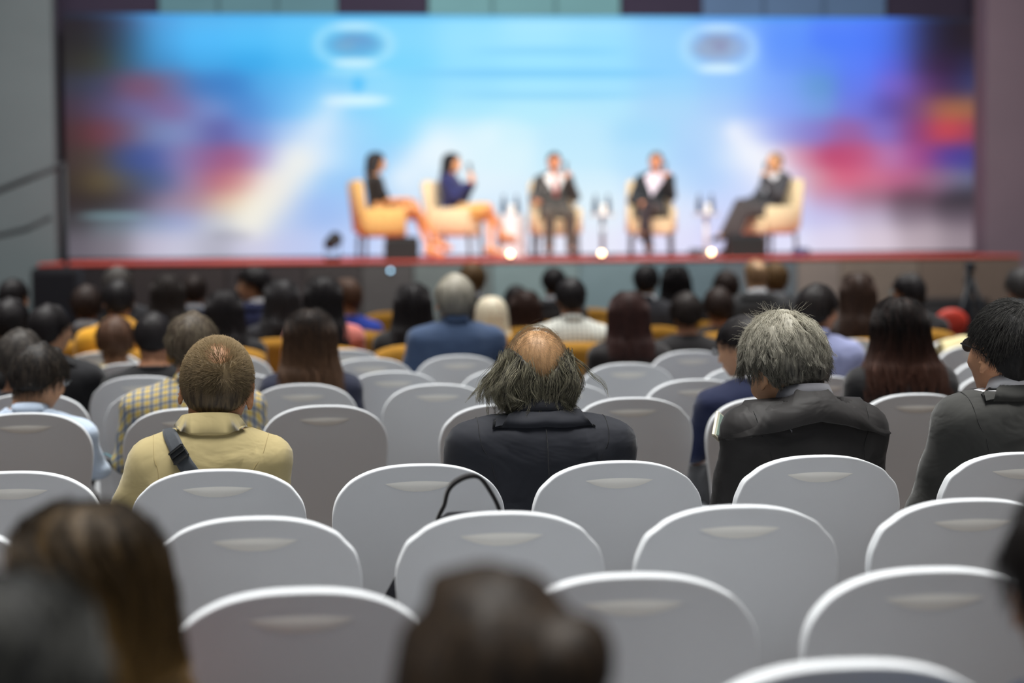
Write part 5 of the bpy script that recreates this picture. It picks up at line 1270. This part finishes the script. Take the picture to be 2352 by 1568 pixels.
mr = N(nt, 'ShaderNodeValToRGB'); mr.color_ramp.elements[0].color = rgb(176, 84, 70); mr.color_ramp.elements[1].color = rgb(226, 216, 190); mr.color_ramp.elements[0].position = .1; mr.color_ramp.elements[1].position = .28
nt.links.new(vo.outputs[0], mr.inputs[0]); nt.links.new(mr.outputs[0], b.inputs['Base Color'])
mk('headscarf', Dh(np.array(V) * (1.05, 1.05, 1), True), F, hsm, rt)
sitter(270, 614, 10, 'grey-haired head just above the yellow jacket man', garm='suit', gcol=rgb(50, 50, 54), hair='full', hcol=rgb(78, 74, 72), hcol2=rgb(140, 134, 128), chair='gold', **F3)
sitter(384, 632, 10, 'woman with long charcoal hair before the dark stage front', garm='top', gcol=rgb(34, 36, 54), collar='crew', hair='long', hlen=.95, hseed=16, hcol=rgb(50, 44, 42), chair='gold', **F3)
sitter(446, 632, 11, 'man with short dark hair in navy, right of the charcoal-haired woman', garm='suit', gcol=rgb(34, 38, 60), hair='short', hcol=DARKB, chair='gold', **F3)
sitter(584, 614, 10, 'man in a navy suit and white collar seen in profile facing left', yaw=62, body_yaw=20, garm='suit', gcol=rgb(40, 46, 82), inner=rgb(236, 236, 240), hair='full', hcol=BLACKH, skinc=SKIN2, chair='gold', **F3)
sitter(795, 642, 10, 'brown-haired person in a bright blue top facing left', yaw=50, garm='top', gcol=rgb(40, 66, 168), collar='crew', hair='full', hcol=BROWN, skinc=SKIN2, chair='gold', **F3)
sitter(1484, 607, 10, 'black-haired man with a white collar before the teal stage front', yaw=-15, garm='suit', gcol=rgb(46, 46, 52), inner=rgb(236, 236, 240), collar='shirt', hair='short', hcol=BLACKH, skinc=SKIN2, chair='gold', **F3)
sitter(1552, 610, 11, 'woman with dark hair beside the white-collared black-haired man', garm='top', gcol=rgb(40, 40, 44), collar='crew', hair='long', hlen=1.0, hseed=17, hcol=BLACKH, chair='gold', **F3)
sitter(1736, 593, 10, 'bald man in a grey suit and white collar', garm='suit', gcol=rgb(58, 58, 60), inner=rgb(236, 236, 240), hair='thin', hcol=rgb(150, 120, 90), skinc=rgb(222, 180, 138), chair='gold', sw=1.05, h=.013)
_b = bpy.data.objects[-1]
for px, top, row_, lab, hc, st in ((1085, 606, 11, 'light brown-haired head behind the grey-haired blue shirt', rgb(96, 72, 44), 'full'), (1186, 655, 11, 'dark head barely seen left of the brown bob', BLACKH, 'short'),
        (1272, 614, 11, 'dark head behind the checked shirt\'s left side', BLACKH, 'short'), (1668, 624, 11, 'dark-haired head left of the bald man', DARKB, 'full'), (1781, 605, 11, 'brown-haired head right of the bald man', rgb(104, 78, 46), 'full')):
    sitter(px, top, row_, lab, garm='suit', gcol=rgb(44, 44, 48), hair=st, hcol=hc, chair='gold', **F3)

# ------------------------------------------------------------------ the panel on the stage
def panel(i, lab, J, key, rzd, loc_off=(0, 0), **kw):
    px, y, yaw, _, _ = SEATS[i]; x = sx_(px, y); rz = math.radians(rzd)
    D = deformer(kw.pop('sw', 1.0), kw.pop('dz', 0.0), kw.pop('lean', -.03), kw.pop('yaw', 0), kw.pop('pitch', 0), kw.pop('roll', 0), 1.0, lat=kw.pop('lat', 0))
    return (D,) + person((x + loc_off[0], y + loc_off[1], DECK + .02), rz, D, J, key, lab, 'panel speakers seated on the stage', h=.010, scale=1.05, **kw)
def cross(J, s=1, kx=.03, out=.10):
    """one leg crossed over the other knee"""
    J[s].update(kn=(s * -.01 + kx, .43, .60), an=(-s * (.06 + out), .56, .27), toe=(-s * (.08 + out), .70, .22)); J[-s].update(kn=(-s * .08, .42, .50), an=(-s * .03, .44, .09), toe=(-s * .02, .60, .035)); return J
def chest_hand(J, s, x=.08):
    J[s].update(el=(s * .24, .06, .72), wr=(s * x, .26, .93), hd=(-s * .3, -.1, .9), hn=(-s * .3, -1, 0), curl=.9); return J
def mic(D, root, s, J):
    w = np.array(J[s]['wr'], float); f = np.array(J[s]['hd'], float); f /= np.linalg.norm(f); n = np.array(J[s]['hn'], float); c = w + f * .085 + n * .02
    m = MB().tube([c + (0, .02, -.09), c + (0, .0, .06), c + (0, -.012, .10)], [.012, .014, .02], 10); m2 = sphere_mb(c + np.array((0, -.016, .125)), .026, 12, 8)
    o = empty('microphone', root.location[:], root.rotation_euler.z, 'handheld microphone raised by the ' + ' '.join(root['label'].split()[:9]), 'microphone', 'microphones held by the panel', 1.05)
    mk('body', D(m.V), m.F, plain('mic_black', rgb(30, 30, 34), .4), o); mk('mesh_head', D(m2.V), m2.F, plain('mic_steel', rgb(130, 132, 138), .35, .8), o)
Ja = cross(lap_joints(), 1, .05, .02); Ja[1].update(an=(-.05, .72, .18), toe=(-.05, .86, .11)); Ja[-1].update(kn=(-.09, .46, .52), an=(-.06, .62, .09), toe=(-.06, .77, .035)); Ja[-1].update(wr=(-.06, .30, .68)); Ja[1].update(wr=(.08, .34, .70))
panel(0, 'woman in a black top with bare legs in profile facing right, leftmost speaker', Ja, 'panel_a', -84, garm='dress', gcol=rgb(34, 30, 30), collar=None, hair='long', hlen=1.02, hseed=20, hcol=rgb(34, 28, 28), tcol=rgb(214, 150, 96), skirt=True, skinc=rgb(236, 168, 110), shoes=rgb(230, 160, 100), sw=.86)
Jb = chest_hand(chest_hand(cross(lap_joints(), 1), 1, .02), -1, .03)
D_, r_, *_ = panel(1, 'long-haired woman in a navy suit holding a microphone with both hands', Jb, 'panel_b', -112, garm='suit', gcol=rgb(42, 46, 92), hair='long', hlen=.98, hseed=21, hcol=rgb(28, 24, 26), tcol=rgb(226, 176, 104), skirt=True, skinc=rgb(236, 170, 118), shoes=rgb(214, 150, 100), sw=.9, inner=rgb(60, 60, 110)); mic(D_, r_, 1, Jb)
Jc = lap_joints(); Jc[1].update(el=(.26, .03, .70), wr=(.27, .22, .68), hd=(0, 1, -.1)); chest_hand(Jc, -1, .14)
D_, r_, *_ = panel(2, 'man in a dark grey suit and reddish tie facing the hall, middle speaker', Jc, 'panel_c', 180, garm='suit', gcol=rgb(74, 72, 70), inner=rgb(244, 240, 238), hair='short', hcol=rgb(40, 30, 28), tcol=rgb(86, 78, 70), skinc=rgb(222, 150, 110)); mic(D_, r_, -1, Jc)
tie = MB(); tie.tube([(0, .078, 1.0), (0, .088, .97), (0, .118, .88), (0, .118, .72)], [.014, .016, .024, .034], 6); tie.V = [(x, .094 + (y - .094) * .5 + .012, z) for x, y, z in tie.V]; mk('tie', D_(tie.V), tie.F, cloth('tie_red', rgb(190, 96, 92)), r_)
Jd = cross(lap_joints(), -1, .02, .05); chest_hand(Jd, -1, .14)
D_, r_, *_ = panel(3, 'man in a black jacket and pale shirt with crossed legs, fourth speaker', Jd, 'panel_d', 170, garm='suit', gcol=rgb(38, 42, 46), inner=rgb(236, 224, 238), hair='short', hcol=rgb(92, 82, 70), tcol=rgb(52, 44, 48), skinc=rgb(220, 150, 112), roll=-4, lat=-.06); mic(D_, r_, -1, Jd)
Je = cross(lap_joints(), 1, .03, .04); Je[1].update(kn=(.02, .45, .62), an=(-.01, .72, .24), toe=(-.01, .86, .19)); Je[-1].update(kn=(-.1, .46, .52), an=(-.08, .66, .09), toe=(-.08, .80, .035)); chest_hand(Je, -1, .13)
D_, r_, *_ = panel(4, 'man in a grey jacket and white shirt leaning back, rightmost speaker', Je, 'panel_e', 114, garm='suit', gcol=rgb(72, 72, 76), inner=rgb(240, 240, 244), hair='crop', hcol=rgb(150, 120, 90), tcol=rgb(76, 70, 70), skinc=rgb(232, 172, 124), lean=-.08); mic(D_, r_, -1, Je)
